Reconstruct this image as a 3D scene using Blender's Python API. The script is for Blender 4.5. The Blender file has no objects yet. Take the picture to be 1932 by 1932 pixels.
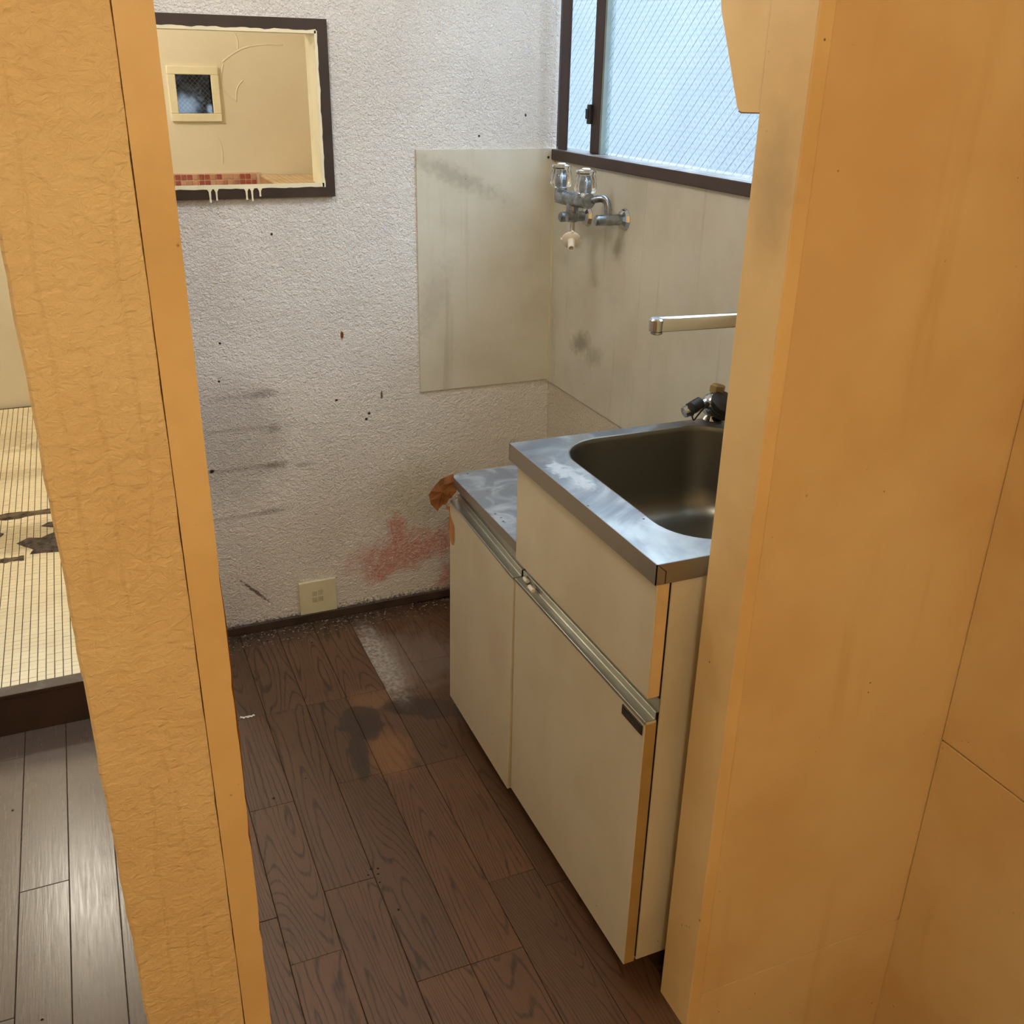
import bpy, bmesh, math, random
from mathutils import Vector, Matrix
random.seed(7)
SC = bpy.context.scene
COL = SC.collection

# ------------------------------------------------------------------ camera, sky, lamps, exposure
RIGHT = Vector((0.91940, -0.39286, 0.01894))
UP = Vector((0.14439, 0.38192, 0.91285))
FWD = Vector((0.36586, 0.83654, -0.40786))
cam_d = bpy.data.cameras.new('camera')
cam_d.sensor_width = 36.0
cam_d.lens = 36.0 * 1853.97 / 1932.0
cam_d.clip_start = 0.02
cam = bpy.data.objects.new('camera', cam_d)
COL.objects.link(cam)
cam.matrix_world = Matrix(((RIGHT.x, UP.x, -FWD.x, 0), (RIGHT.y, UP.y, -FWD.y, 0),
                           (RIGHT.z, UP.z, -FWD.z, 1.48), (0, 0, 0, 1)))
SC.camera = cam

SC.view_settings.view_transform = 'Standard'
SC.view_settings.look = 'None'
SC.view_settings.gamma = 1.0
SC.view_settings.use_curve_mapping = False
SC.view_settings.exposure = 0.0

world = bpy.data.worlds.new('sky')
SC.world = world
world.use_nodes = True
bg = world.node_tree.nodes['Background']
# overcast sky: brightest overhead, a third of that at the horizon, dim ground below
_nt = world.node_tree
_tc = _nt.nodes.new('ShaderNodeTexCoord')
_sp = _nt.nodes.new('ShaderNodeSeparateXYZ')
_mr = _nt.nodes.new('ShaderNodeMapRange')
_mr.inputs[1].default_value = -0.25
_mr.inputs[2].default_value = 1.0
_mr.inputs[3].default_value = 4.8
_mr.inputs[4].default_value = 15.5
_nt.links.new(_tc.outputs['Generated'], _sp.inputs[0])
_nt.links.new(_sp.outputs[2], _mr.inputs[0])
_nt.links.new(_mr.outputs[0], bg.inputs[1])
bg.inputs[0].default_value = (0.72, 0.86, 1.0, 1)


def lamp(name, kind, loc, energy, color, **kw):
    d = bpy.data.lights.new(name, kind)
    d.energy = energy
    d.color = color
    o = bpy.data.objects.new(name, d)
    COL.objects.link(o)
    o.location = loc
    for k, v in kw.items():
        if k == 'rot':
            o.rotation_euler = v
        elif k == 'portal':
            d.cycles.is_portal = v
        else:
            setattr(d, k, v)
    return o


# window portal only steers sampling of the sky light (adds no light)
lamp('window_portal', 'AREA', (1.300, 1.85, 1.68), 1.0, (1, 1, 1), rot=(0, math.radians(90), 0),
     shape='RECTANGLE', size=0.80, size_y=1.50, portal=True)
lamp('added_window_portal', 'AREA', (-1.10, 1.72, 1.45), 1.0, (1, 1, 1), rot=(0, math.radians(-90), 0),
     shape='RECTANGLE', size=1.1, size_y=0.95, portal=True)  # portal of the added side window
# hall ceiling bulb behind the camera, bathroom ceiling bulb
HALL = lamp('hall_bulb_light', 'POINT', (-0.15, -0.75, 2.05), 38.0, (1.0, 0.86, 0.60), shadow_soft_size=0.11)
BATH = lamp('bathroom_bulb_light', 'POINT', (-0.40, 3.90, 2.02), 31.0, (1.0, 0.94, 0.80), shadow_soft_size=0.07)
KITCH_FILL = lamp('kitchenette_fill_light', 'POINT', (0.22, 1.75, 2.08), 16.5, (1.0, 0.97, 0.92), shadow_soft_size=0.12)  # added unseen fill lamp, lifts the dark back wall
try:
    SC.cycles.use_denoising = True
    SC.cycles.max_bounces = 10
    SC.cycles.diffuse_bounces = 6
    SC.cycles.transparent_max_bounces = 12
    SC.cycles.sample_clamp_indirect = 6.0
except Exception:
    pass


# ------------------------------------------------------------------ shader helper
def lin(h):
    c = [int(h[i:i + 2], 16) / 255 for i in (0, 2, 4)]
    return tuple(((x + 0.055) / 1.055) ** 2.4 if x > 0.04045 else x / 12.92 for x in c)


class S:
    def __init__(s, g, sock):
        s.g, s.k = g, sock

    def __add__(s, o): return s.g.m('ADD', s, o)
    def __radd__(s, o): return s.g.m('ADD', o, s)
    def __sub__(s, o): return s.g.m('SUBTRACT', s, o)
    def __rsub__(s, o): return s.g.m('SUBTRACT', o, s)
    def __mul__(s, o): return s.g.m('MULTIPLY', s, o)
    def __rmul__(s, o): return s.g.m('MULTIPLY', o, s)
    def __truediv__(s, o): return s.g.m('DIVIDE', s, o)


class G:
    def __init__(g, nt):
        g.nt = nt
        geo = g.node('ShaderNodeNewGeometry')
        g.P = S(g, geo.outputs['Position'])
        sx = g.node('ShaderNodeSeparateXYZ')
        g.link(g.P, sx.inputs[0])
        g.x, g.y, g.z = (S(g, sx.outputs[i]) for i in range(3))
        g.rnd = S(g, g.node('ShaderNodeObjectInfo').outputs['Random'])

    def node(g, t):
        return g.nt.nodes.new(t)

    def link(g, a, b):
        if isinstance(a, S):
            g.nt.links.new(a.k, b)
        elif isinstance(a, (tuple, list)):
            b.default_value = tuple(a) + ((1,) if len(a) == 3 and len(b.default_value) == 4 else ())
        else:
            b.default_value = a

    def m(g, op, a, b=0.0, c=None):
        n = g.node('ShaderNodeMath')
        n.operation = op
        g.link(a, n.inputs[0])
        g.link(b, n.inputs[1])
        if c is not None:
            g.link(c, n.inputs[2])
        return S(g, n.outputs[0])

    def vec(g, x, y, z):
        n = g.node('ShaderNodeCombineXYZ')
        for i, v in enumerate((x, y, z)):
            g.link(v, n.inputs[i])
        return S(g, n.outputs[0])

    def noise(g, scale, detail=3.0, v=None, rough=0.55, dist=0.0):
        n = g.node('ShaderNodeTexNoise')
        g.link(v if v is not None else g.P, n.inputs['Vector'])
        n.inputs['Scale'].default_value = scale
        n.inputs['Detail'].default_value = detail
        n.inputs['Roughness'].default_value = rough
        n.inputs['Distortion'].default_value = dist
        return S(g, n.outputs[0])

    def voro(g, scale, v=None, feature='F1'):
        n = g.node('ShaderNodeTexVoronoi')
        n.feature = feature
        g.link(v if v is not None else g.P, n.inputs['Vector'])
        n.inputs['Scale'].default_value = scale
        return S(g, n.outputs['Distance'])

    def ramp(g, v, a, b, lo=0.0, hi=1.0):
        n = g.node('ShaderNodeMapRange')
        n.interpolation_type = 'SMOOTHSTEP'
        g.link(v, n.inputs[0])
        for i, q in enumerate((a, b, lo, hi)):
            g.link(q, n.inputs[i + 1])
        return S(g, n.outputs[0])

    def mix(g, f, a, b):
        n = g.node('ShaderNodeMix')
        n.data_type = 'RGBA'
        g.link(f, n.inputs[0])
        g.link(a, n.inputs[6])
        g.link(b, n.inputs[7])
        return S(g, n.outputs[2])

    def blob(g, u, v, cu, cv, ru, rv, rot=0.0, soft=0.35, amp=0.8, nz=None):
        """1 inside a ragged ellipse, 0 outside"""
        du, dv = u - cu, v - cv
        if rot:
            c, s = math.cos(rot), math.sin(rot)
            du, dv = du * c + dv * s, dv * c - du * s
        du, dv = du / ru, dv / rv
        d = g.m('SQRT', du * du + dv * dv)
        if amp:
            nz = nz if nz is not None else g.noise(28.0, 4.0)
            d = d + (nz - 0.5) * (2 * amp)
        return g.ramp(d, 1.0 + soft, 1.0 - soft)


def material(name, fn):
    mt = bpy.data.materials.new(name)
    mt.use_nodes = True
    nt = mt.node_tree
    b = nt.nodes['Principled BSDF']
    g = G(nt)
    r = fn(g)
    g.link(r.get('col', (0.8, 0.8, 0.8)), b.inputs['Base Color'])
    g.link(r.get('rough', 0.5), b.inputs['Roughness'])
    g.link(r.get('metal', 0.0), b.inputs['Metallic'])
    g.link(r.get('spec', 0.5), b.inputs['Specular IOR Level'])
    if 'coat' in r:
        g.link(r['coat'], b.inputs['Coat Weight'])
        b.inputs['Coat Roughness'].default_value = r.get('coat_rough', 0.25)
    if 'trans' in r:
        b.inputs['Transmission Weight'].default_value = r['trans']
        b.inputs['IOR'].default_value = r.get('ior', 1.49)
    if 'bump' in r:
        h, st, ds = r['bump']
        n = g.node('ShaderNodeBump')
        g.link(h, n.inputs['Height'])
        n.inputs['Strength'].default_value = st
        n.inputs['Distance'].default_value = ds
        nt.links.new(n.outputs[0], b.inputs['Normal'])
    return mt


def plain(name, col, rough=0.5, metal=0.0, mott=0.12, scale=14.0, bump=None, spec=0.5):
    def fn(g):
        n = g.noise(scale, 4.0)
        d = tuple(c * (1 - mott * 1.6) for c in col)
        r = dict(col=g.mix(g.ramp(n, 0.35, 0.75), col, d), rough=rough + (n - 0.5) * 0.15, metal=metal, spec=spec)
        if bump:
            r['bump'] = (g.noise(bump[0], 3.0), bump[1], bump[2])
        return r
    return material(name, fn)


def paper_bump(g):
    a = g.noise(190.0, 2.0, dist=0.8)
    b = g.noise(85.0, 2.0)
    return a * 0.8 + b * 0.7


def m_wallpaper(g):
    x, z = g.x, g.z
    nz = g.noise(30.0, 5.0)
    nf = g.noise(110.0, 3.0)
    col = g.mix(g.ramp(g.noise(3.0, 3.0), 0.35, 0.7), lin('e6e2de'), lin('dad5d0'))
    dirt = g.ramp(z, 0.95, 0.1) * 0.5  # tan tint, stronger towards the floor
    col = g.mix(dirt, col, lin('cbb9a0'))
    # old grime shadow of shelves and their horizontal marks
    gr = g.blob(x, z, 0.30, 0.585, 0.13, 0.17, soft=0.45, amp=0.35, nz=nz) * 0.38
    col = g.mix(gr, col, lin('958c86'))
    for (cx, cz, rx, rz, f) in ((0.385, 0.702, 0.028, 0.010, .75), (0.33, 0.698, 0.10, 0.006, .4), (0.405, 0.602, 0.015, 0.008, .8),
                                (0.32, 0.610, 0.11, 0.005, .4), (0.400, 0.498, 0.028, 0.009, .9), (0.32, 0.500, 0.11, 0.006, .5),
                                (0.385, 0.366, 0.035, 0.007, .7), (0.30, 0.362, 0.09, 0.005, .4), (0.48, 0.489, 0.02, 0.005, .6)):
        col = g.mix(g.blob(x, z, cx, cz, rx, rz, soft=0.9, amp=1.1, nz=nf) * (f * 0.62), col, lin('6a5c50'))
    # olive and pink damp stains beside the stove cabinet
    col = g.mix(g.blob(x, z, 0.80, 0.34, 0.11, 0.10, soft=0.8, amp=0.6, nz=nz) * 0.45, col, lin('a59a72'))
    pk = g.blob(x, z, 0.775, 0.175, 0.155, 0.055, rot=0.12, soft=0.55, amp=0.8, nz=nz)
    pk = g.m('MAXIMUM', pk, g.blob(x, z, 0.738, 0.235, 0.030, 0.058, soft=0.55, amp=0.7, nz=nz))
    pk = g.m('MAXIMUM', pk, g.blob(x, z, 0.688, 0.125, 0.055, 0.03, rot=0.5, soft=0.4, amp=0.9, nz=nz))
    pk = g.m('MAXIMUM', pk, g.blob(x, z, 0.915, 0.06, 0.055, 0.05, soft=0.5, amp=0.9, nz=nz))
    col = g.mix(pk * g.ramp(nf, 0.25, 0.6, 0.35, 1.0) * 0.72, col, lin('bf6a58'))
    # mould along the skirting and small specks
    mo = g.ramp(z + (nf - 0.5) * 0.07, 0.040, 0.020)
    col = g.mix(mo * 0.75, col, lin('3a2c20'))
    for (cx, cz, rx, rz, c) in ((.604, .839, .004, .011, '7a3a16'), (.58, .663, .004, .003, '4a2014'), (.669, .615, .004, .004, '2c2018'),
                                (.706, .665, .003, .012, '6a5a48'), (.291, .843, .003, .003, '2c2018'), (.279, .745, .003, .003, '2c2018'),
                                (.441, 1.105, .003, .003, '2c2018'), (.237, .503, .007, .005, '2c2018'), (.66, .60, .004, .004, '2c2018'),
                                (.99, 1.33, .003, .003, '3a3430'), (1.12, 1.38, .003, .004, '3a3430')):
        col = g.mix(g.blob(x, z, cx, cz, rx, rz, soft=0.4, amp=0.5, nz=nf), col, lin(c))
    col = g.mix(g.blob(x, z, .317, .127, .052, .0045, rot=-0.84, soft=0.5, amp=1.0, nz=nf) * 0.85, col, lin('4a3220'))
    return dict(col=col, rough=0.8, bump=(paper_bump(g), 0.9, 0.007), spec=0.3)


def m_wallpaper_plain(g):
    col = g.mix(g.ramp(g.noise(3.0, 3.0), 0.35, 0.7), lin('d8cdb8'), lin('cabfa6'))
    return dict(col=col, rough=0.8, bump=(paper_bump(g), 1.0, 0.007), spec=0.3)


PAINT_A, PAINT_B = lin('e2c692'), lin('dab985')


def m_pillar(g):
    n = g.noise(1.0, 4.0, v=g.vec(g.x * 85.0, g.y * 60.0, g.z * 110.0), dist=0.5)
    n2 = g.noise(30.0, 3.0)
    wob = (g.noise(5.0, 2.0) - 0.5) * 0.03
    crease = None
    for x0, sl, za, zb in ((-.035, .0, .98, 1.50), (-.018, .05, .45, .78), (.012, -.06, .62, .82), (.022, .0, .30, .58), (-.005, -.02, .95, 1.25), (.030, .03, 1.0, 1.40), (.0, .0, .28, .55)):
        d = g.m('ABSOLUTE', g.x - (x0 + (g.z - (za + zb) / 2) * sl) + wob)
        c = g.ramp(d, 0.0030, 0.0002) * g.ramp(g.z, za, za + .04) * g.ramp(g.z, zb, zb - .04)
        crease = c if crease is None else g.m('MAXIMUM', crease, c)
    col = g.mix(g.ramp(g.noise(7.0, 4.0), 0.3, 0.75), PAINT_A, PAINT_B)
    col = g.mix(crease * 0.10, col, lin('b98e4e'))
    sp = g.voro(26.0)
    col = g.mix(g.ramp(sp, 0.06, 0.03) * g.ramp(g.noise(9.0, 2.0), 0.58, 0.7), col, lin('7c5320'))
    h = n * 0.7 + n2 * 0.5 - crease * 0.12
    return dict(col=col, rough=0.6, bump=(h, 0.75, 0.006), spec=0.4)


def m_paint(g):
    n = g.noise(2.6, 4.0)
    col = g.mix(g.ramp(n, 0.35, 0.72), PAINT_A, lin('d6b27c'))
    streak = g.noise(1.0, 3.0, v=g.vec(g.x * 14.0, g.y * 14.0, g.z * 1.3))
    col = g.mix(g.ramp(streak, 0.58, 0.75) * 0.30, col, lin('c39a5c'))
    sp = g.voro(34.0)
    col = g.mix(g.ramp(sp, 0.075, 0.03) * g.ramp(g.noise(6.0, 2.0), 0.52, 0.66), col, lin('7a501e'))
    return dict(col=col, rough=0.42 + (n - 0.5) * 0.2, bump=(g.noise(9.0, 4.0), 0.12, 0.01), spec=0.45)


def m_jamb(g):
    n = g.noise(5.0, 4.0)
    col = g.mix(g.ramp(n, 0.35, 0.72), lin('e4c288'), lin('d9b478'))
    gr = g.blob(g.y, g.z, 0.985, 1.36, 0.03, 0.07, soft=0.8, amp=0.6) * 0.4
    col = g.mix(gr, col, lin('8a7356'))
    sp = g.voro(40.0)
    col = g.mix(g.ramp(sp, 0.09, 0.03) * g.ramp(g.noise(8.0, 2.0), 0.5, 0.64), col, lin('6e441a'))
    return dict(col=col, rough=0.4, bump=(g.noise(30.0, 3.0), 0.08, 0.005), spec=0.5)


def m_panel(g):
    n = g.noise(6.0, 5.0)
    col = g.mix(g.ramp(n, 0.35, 0.75), lin('cdc8b8'), lin('c1baa7'))
    st = g.noise(1.0, 4.0, v=g.vec(g.x * 30.0, g.y * 30.0, g.z * 2.0))
    col = g.mix(g.ramp(st, 0.57, 0.78) * 0.35, col, lin('988e76'))
    nf = g.noise(60.0, 4.0)
    for (u, cu, cz, ru, rz, f) in ((g.y, 2.325, 0.818, 0.045, 0.022, .6), (g.y, 2.24, 0.80, 0.04, 0.02, .35), (g.y, 2.15, 1.09, 0.03, 0.02, .3),
                                   (g.x, 0.92, 1.235, 0.11, 0.02, .35), (g.x, 0.86, 0.92, 0.03, 0.09, .2)):
        col = g.mix(g.blob(u, g.z, cu, cz, ru, rz, rot=-0.4, soft=0.8, amp=1.1, nz=nf) * f, col, lin('6e6552'))
    sp = g.voro(30.0)
    col = g.mix(g.ramp(sp, 0.05, 0.025) * g.ramp(g.noise(7.0, 2.0), 0.52, 0.64), col, lin('5c523e'))
    return dict(col=col, rough=0.38 + (n - 0.5) * 0.25, spec=0.5)


def m_plank(g):
    x, y = g.x, g.y
    seed = g.rnd * 37.0
    # cathedral grain: contour lines of a stretched noise
    f = g.noise(1.0, 1.5, v=g.vec(x * 8.0 + seed, y * 0.9 + seed * 1.7, seed), rough=0.4, dist=0.25)
    rings = g.m('ABSOLUTE', g.m('SINE', f * 115.0 + g.noise(1.0, 2.0, v=g.vec(x * 60.0, y * 18.0, seed)) * 1.6))
    fine = g.noise(1.0, 4.0, v=g.vec(x * 260.0, y * 14.0, seed))
    line = g.ramp(rings, 0.55, 0.08)
    left = g.ramp(x, 0.02, -0.03)
    tone = g.mix(g.rnd, lin('563e2b'), lin('644530'))
    tone = g.mix(left, tone, lin('57483f'))
    dark = g.mix(left, lin('2b1b12'), lin('433730'))
    col = g.mix(line * g.ramp(fine, 0.25, 0.6, 0.30, 0.80) * (1.0 - left * 0.75), tone, dark)
    col = g.mix(g.ramp(fine, 0.5, 0.8) * (0.45 - left * 0.2), col, dark)
    nz = g.noise(22.0, 5.0)
    nf = g.noise(90.0, 4.0)
    # worn, wet-dirty patches
    col = g.mix(g.ramp(g.noise(4.0, 4.0), 0.5, 0.75) * 0.35 * (1.0 - left), col, lin('3a281c'))
    col = g.mix(g.blob(x, y, 0.505, 1.845, 0.05, 0.085, rot=-0.1, soft=0.4, amp=0.5, nz=nz) * 0.38, col, lin('98693f'))
    col = g.mix(g.blob(x, y, 0.52, 2.07, 0.055, 0.05, soft=0.5, amp=0.5, nz=nz) * 0.3, col, lin('98704a'))
    bl = g.blob(x, y, 0.472, 1.99, 0.052, 0.075, soft=0.12, amp=0.55, nz=nz)
    bl = g.m('MAXIMUM', bl, g.blob(x, y, 0.436, 1.87, 0.022, 0.10, rot=-0.15, soft=0.12, amp=0.45, nz=nz))
    bl = g.m('MAXIMUM', bl, g.blob(x, y, 0.64, 1.99, 0.10, 0.045, rot=-0.5, soft=0.15, amp=0.75, nz=nz))
    col = g.mix(bl * 0.82, col, lin('33261e'))
    # white limescale dust beside the seam, grey bloom, dirt under the skirting
    du = g.blob(x, y, 0.596, 2.25, 0.040, 0.17, soft=0.6, amp=0.6, nz=nz) * g.ramp(x, 0.569, 0.572)
    col = g.mix(du * g.ramp(nf, 0.2, 0.75) * 0.75, col, lin('c9c2b8'))
    cl = g.blob(x, y, 0.69, 2.22, 0.13, 0.13, soft=0.5, amp=0.75, nz=nz) * g.ramp(x, 0.569, 0.572)
    col = g.mix(cl * 0.42, col, lin('8e8378'))
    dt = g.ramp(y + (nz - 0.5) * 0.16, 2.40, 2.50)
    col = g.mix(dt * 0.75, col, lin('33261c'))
    col = g.mix(g.ramp(y + (nf - 0.5) * 0.12, 2.43, 2.47) * g.ramp(nf, 0.58, 0.66) * 0.5, col, lin('a89c90'))
    lamp_glow = g.ramp(x, 0.62, 0.72)  # orange lamp glow beside the cabinets, painted into the plank colour
    col = g.mix(lamp_glow * 0.30, col, lin('4a2a10'))
    rough = 0.36 + fine * 0.16 + du * 0.3 - left * 0.19
    return dict(col=col, rough=rough, bump=(fine * 0.5 - line * 0.4 * (1.0 - left), 0.20, 0.0015), spec=0.5)


def m_cabinet(g):
    n = g.noise(5.0, 4.0)
    col = g.mix(g.ramp(n, 0.35, 0.75), lin('cfc3a9'), lin('c3b698'))
    nf = g.noise(50.0, 4.0)
    col = g.mix(g.blob(g.y, g.z, 1.66, 0.36, 0.05, 0.05, soft=0.8, amp=0.6, nz=nf) * 0.18, col, lin('b08070'))
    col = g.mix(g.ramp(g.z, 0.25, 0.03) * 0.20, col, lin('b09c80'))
    sp = g.voro(28.0)
    col = g.mix(g.ramp(sp, 0.06, 0.03) * g.ramp(g.noise(7.0, 2.0), 0.54, 0.66), col, lin('7a5a34'))
    return dict(col=col, rough=0.38, spec=0.5)


def m_steel(g, base='a9a7a3', smear=True, rough=0.30):
    br = g.noise(1.0, 3.0, v=g.vec(g.x * 12.0, g.y * 500.0, g.z * 200.0))
    n = g.noise(11.0, 5.0, dist=0.7)
    r = rough + (br - 0.5) * 0.12
    col = lin(base)
    if smear:
        big = g.ramp(g.noise(4.5, 5.0, dist=1.0), 0.42, 0.62)
        sm = g.ramp(n, 0.50, 0.68)
        col = g.mix(big, lin('7c7e82'), col)
        col = g.mix(sm * 0.5 * (big * 0.7 + 0.3), col, lin('d2d5d8'))
        r = r + (1.0 - big) * 0.1
        # dried soap scum on the front rim
        nz = g.noise(55.0, 5.0, dist=1.0)
        scum = None
        for cx, cy, rx, ry in ((.722, 1.435, .016, .036), (.730, 1.375, .016, .030)):
            b_ = g.blob(g.x, g.y, cx, cy, rx, ry, soft=0.5, amp=1.6, nz=nz)
            scum = b_ if scum is None else g.m('MAXIMUM', scum, b_)
        up = g.ramp(g.z, .8435, .8445)
        col = g.mix(scum * up * 0.55, col, lin('dcdfe2'))
        r = r + scum * up * 0.3
        r = r + sm * 0.22
        sp = g.voro(46.0)
        col = g.mix(g.ramp(sp, 0.13, 0.06) * g.ramp(g.noise(9.0, 2.0), 0.53, 0.64), col, lin('2e2a26'))
    return dict(col=col, rough=r, metal=0.92, bump=(n, 0.05, 0.004))


def m_stove_top(g):
    n = g.noise(16.0, 6.0, dist=0.8)
    col = g.mix(g.ramp(n, 0.40, 0.68), lin('8d9196'), lin('b4b8bd'))
    sp = g.voro(42.0)
    col = g.mix(g.ramp(sp, 0.16, 0.07) * g.ramp(g.noise(10.0, 2.0), 0.50, 0.6), col, lin('34302c'))
    return dict(col=col, rough=0.48 + n * 0.1, metal=0.75, bump=(n, 0.12, 0.004))


def m_mosaic(g):
    n = g.noise(5.0, 4.0)
    col = g.mix(g.ramp(n, 0.35, 0.75), lin('efe4c6'), lin('dccfae'))
    nf = g.noise(26.0, 5.0)
    for (cx, cy, rx, ry, f) in ((-.30, 3.17, .20, .11, .55), (-.22, 4.05, .12, .05, .4), (-.40, 4.15, .12, .12, .35), (-.30, 3.75, .2, .05, .3)):
        col = g.mix(g.blob(g.x, g.y, cx, cy, rx, ry, soft=0.6, amp=0.9, nz=nf) * f, col, lin('8a7550'))
    return dict(col=col, rough=0.35, spec=0.5)


def m_red_tile(g):
    c = g.mix(g.ramp(g.rnd, 0.35, 0.75), lin('a05348'), lin('c79a84'))
    return dict(col=g.mix(g.ramp(g.noise(60.0, 3.0), 0.5, 0.8) * 0.4, c, lin('c8a08c')), rough=0.35)


def m_plaster(g):
    n = g.noise(2.2, 4.0)
    col = g.mix(g.ramp(n, 0.3, 0.75), lin('e4dcc8'), lin('dbd0b8'))
    w = g.noise(2.6, 3.0, dist=1.4)
    return dict(col=col, rough=0.6, bump=(g.noise(14.0, 4.0) * 0.5 + g.ramp(w, .45, .55) * .15, 0.35, 0.006))


def m_brown(g, a='3f322c', b='342822', dust=0.0):
    n = g.noise(9.0, 4.0)
    col = g.mix(g.ramp(n, 0.35, 0.75), lin(a), lin(b))
    if dust:
        d = g.ramp(g.noise(13.0, 5.0, dist=1.0), 0.47, 0.66)
        nrm = g.node('ShaderNodeNewGeometry')
        s = g.node('ShaderNodeSeparateXYZ')
        g.nt.links.new(nrm.outputs['Normal'], s.inputs[0])
        up = g.ramp(S(g, s.outputs[2]), 0.6, 0.95)
        col = g.mix(up * (d * 0.55 + 0.35) * dust, col, lin('8d8886'))
    return dict(col=col, rough=0.5, spec=0.4)


MT = {}
MT['wallpaper'] = material('white_wallpaper', m_wallpaper)
MT['wallpaper_plain'] = material('cream_wallpaper', m_wallpaper_plain)
MT['pillar'] = material('wrinkled_cream_paper', m_pillar)
MT['paint'] = material('cream_wall_paint', m_paint)
MT['jamb'] = material('cream_jamb_paint', m_jamb)
MT['panel'] = material('beige_splash_panel', m_panel)
MT['plank'] = material('oak_plank', m_plank)
MT['cabinet'] = material('ivory_laminate', m_cabinet)
MT['edge_dark'] = plain('browned_edge_band', lin('a98850'), 0.5, mott=0.1)
MT['edge'] = plain('yellowed_edge_band', lin('d9b782'), 0.5, mott=0.1)
MT['steel'] = material('brushed_steel', lambda g: m_steel(g))
MT['apron'] = material('brushed_steel_apron', lambda g: m_steel(g, 'a29a92', False, 0.42))
MT['basin'] = plain('steel_basin', lin('7d786d'), 0.36, 0.9, mott=0.06, scale=5.0)
MT['stove_top'] = material('stained_steel', m_stove_top)
MT['alu'] = plain('anodised_aluminium', lin('b3b3ac'), 0.33, 0.85, mott=0.05)
MT['chrome'] = plain('chrome', lin('c9cacb'), 0.10, 1.0, mott=0.04)
MT['dull_chrome'] = plain('dull_chrome', lin('a3a8ad'), 0.28, 0.95, mott=0.35, scale=45.0, bump=(60.0, 0.15, 0.002))
MT['mosaic'] = material('cream_mosaic', m_mosaic)
MT['grout_dark'] = plain('dark_grout', lin('4a3d2a'), 0.9)
MT['grout_pink'] = plain('pink_grout', lin('dcc0a8'), 0.8)
MT['red_tile'] = material('red_mosaic', m_red_tile)
MT['tan_tile'] = plain('tan_tile', lin('d9bd98'), 0.35, mott=0.15)
MT['tan_grout'] = plain('tan_grout', lin('b08c68'), 0.8)
MT['plaster'] = material('cream_plaster', m_plaster)
MT['brown'] = material('brown_trim', lambda g: m_brown(g))
MT['sash'] = material('brown_aluminium', lambda g: m_brown(g, '40302c', '38292a'))
MT['sill'] = material('dusty_brown_sill', lambda g: m_brown(g, '4a3b36', '3e302b', 1.0))
MT['step'] = material('dark_brown_step', lambda g: m_brown(g, '3a2618', '2c1c12', 0.45))
MT['skirting'] = material('dirty_brown_skirting', lambda g: m_brown(g, '44342a', '2c211a', 0.25))
MT['rust'] = plain('old_brown_varnish', lin('8a4d1c'), 0.6, mott=0.3)
MT['drip'] = plain('cream_gloss_paint', lin('ece4c6'), 0.35, mott=0.06)
MT['black'] = plain('black_rubber', lin('26231f'), 0.42, mott=0.2)
MT['plate'] = plain('black_name_plate', lin('231c17'), 0.35, mott=0.2)
MT['emboss'] = plain('worn_emboss', lin('40372e'), 0.45)
MT['white_plastic'] = plain('aged_white_plastic', lin('e6dccb'), 0.4, mott=0.06)
MT['outlet'] = plain('ivory_cover_plate', lin('d3c9a4'), 0.4, mott=0.06)
MT['outlet_mark'] = plain('grey_mark', lin('bdb391'), 0.5)
MT['kraft'] = plain('torn_brown_board', lin('bd8452'), 0.8, mott=0.25, scale=30.0, bump=(60.0, 0.3, 0.003))
MT['mortar'] = plain('dirty_mortar', lin('6e5f4a'), 0.9, mott=0.5, scale=40.0, bump=(70.0, 0.8, 0.006))
MT['mortar_grey'] = plain('grey_rubble', lin('574b42'), 0.9, mott=0.5, scale=50.0, bump=(80.0, 0.9, 0.006))
MT['crumb'] = plain('pale_crumb', lin('9c8d7c'), 0.8, mott=0.3)
MT['mould'] = plain('dark_dirt', lin('2a2018'), 0.9)
MT['white_scrap'] = plain('white_scrap', lin('d8d4cc'), 0.6)
MT['ceiling'] = plain('ceiling_paint', lin('ddd6c8'), 0.8)
MT['dark_out'] = plain('painted_outside_shade', lin('3a4048'), 0.9)
MT['shadow_gap'] = plain('gap_shade_and_seam', lin('1c1510'), 0.9)  # near-black: painted shade in cabinet gaps, also dark seams
MT['screen_grey'] = plain('light_screen_grey', (.135, .145, .155), 0.8, mott=0.05, scale=1.0)
MT['bead'] = plain('glazing_bead', lin('7d8a86'), 0.5)
MT['brass'] = plain('tarnished_brass', lin('a08a5a'), 0.4, 0.7, mott=0.2)


def glass_mat():
    mt = bpy.data.materials.new('crystal_acrylic')
    mt.use_nodes = True
    b = mt.node_tree.nodes['Principled BSDF']
    b.inputs['Base Color'].default_value = (0.98, 0.99, 1, 1)
    b.inputs['Roughness'].default_value = 0.03
    b.inputs['Transmission Weight'].default_value = 1.0
    b.inputs['IOR'].default_value = 1.45
    return mt


MT['crystal'] = glass_mat()


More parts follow.
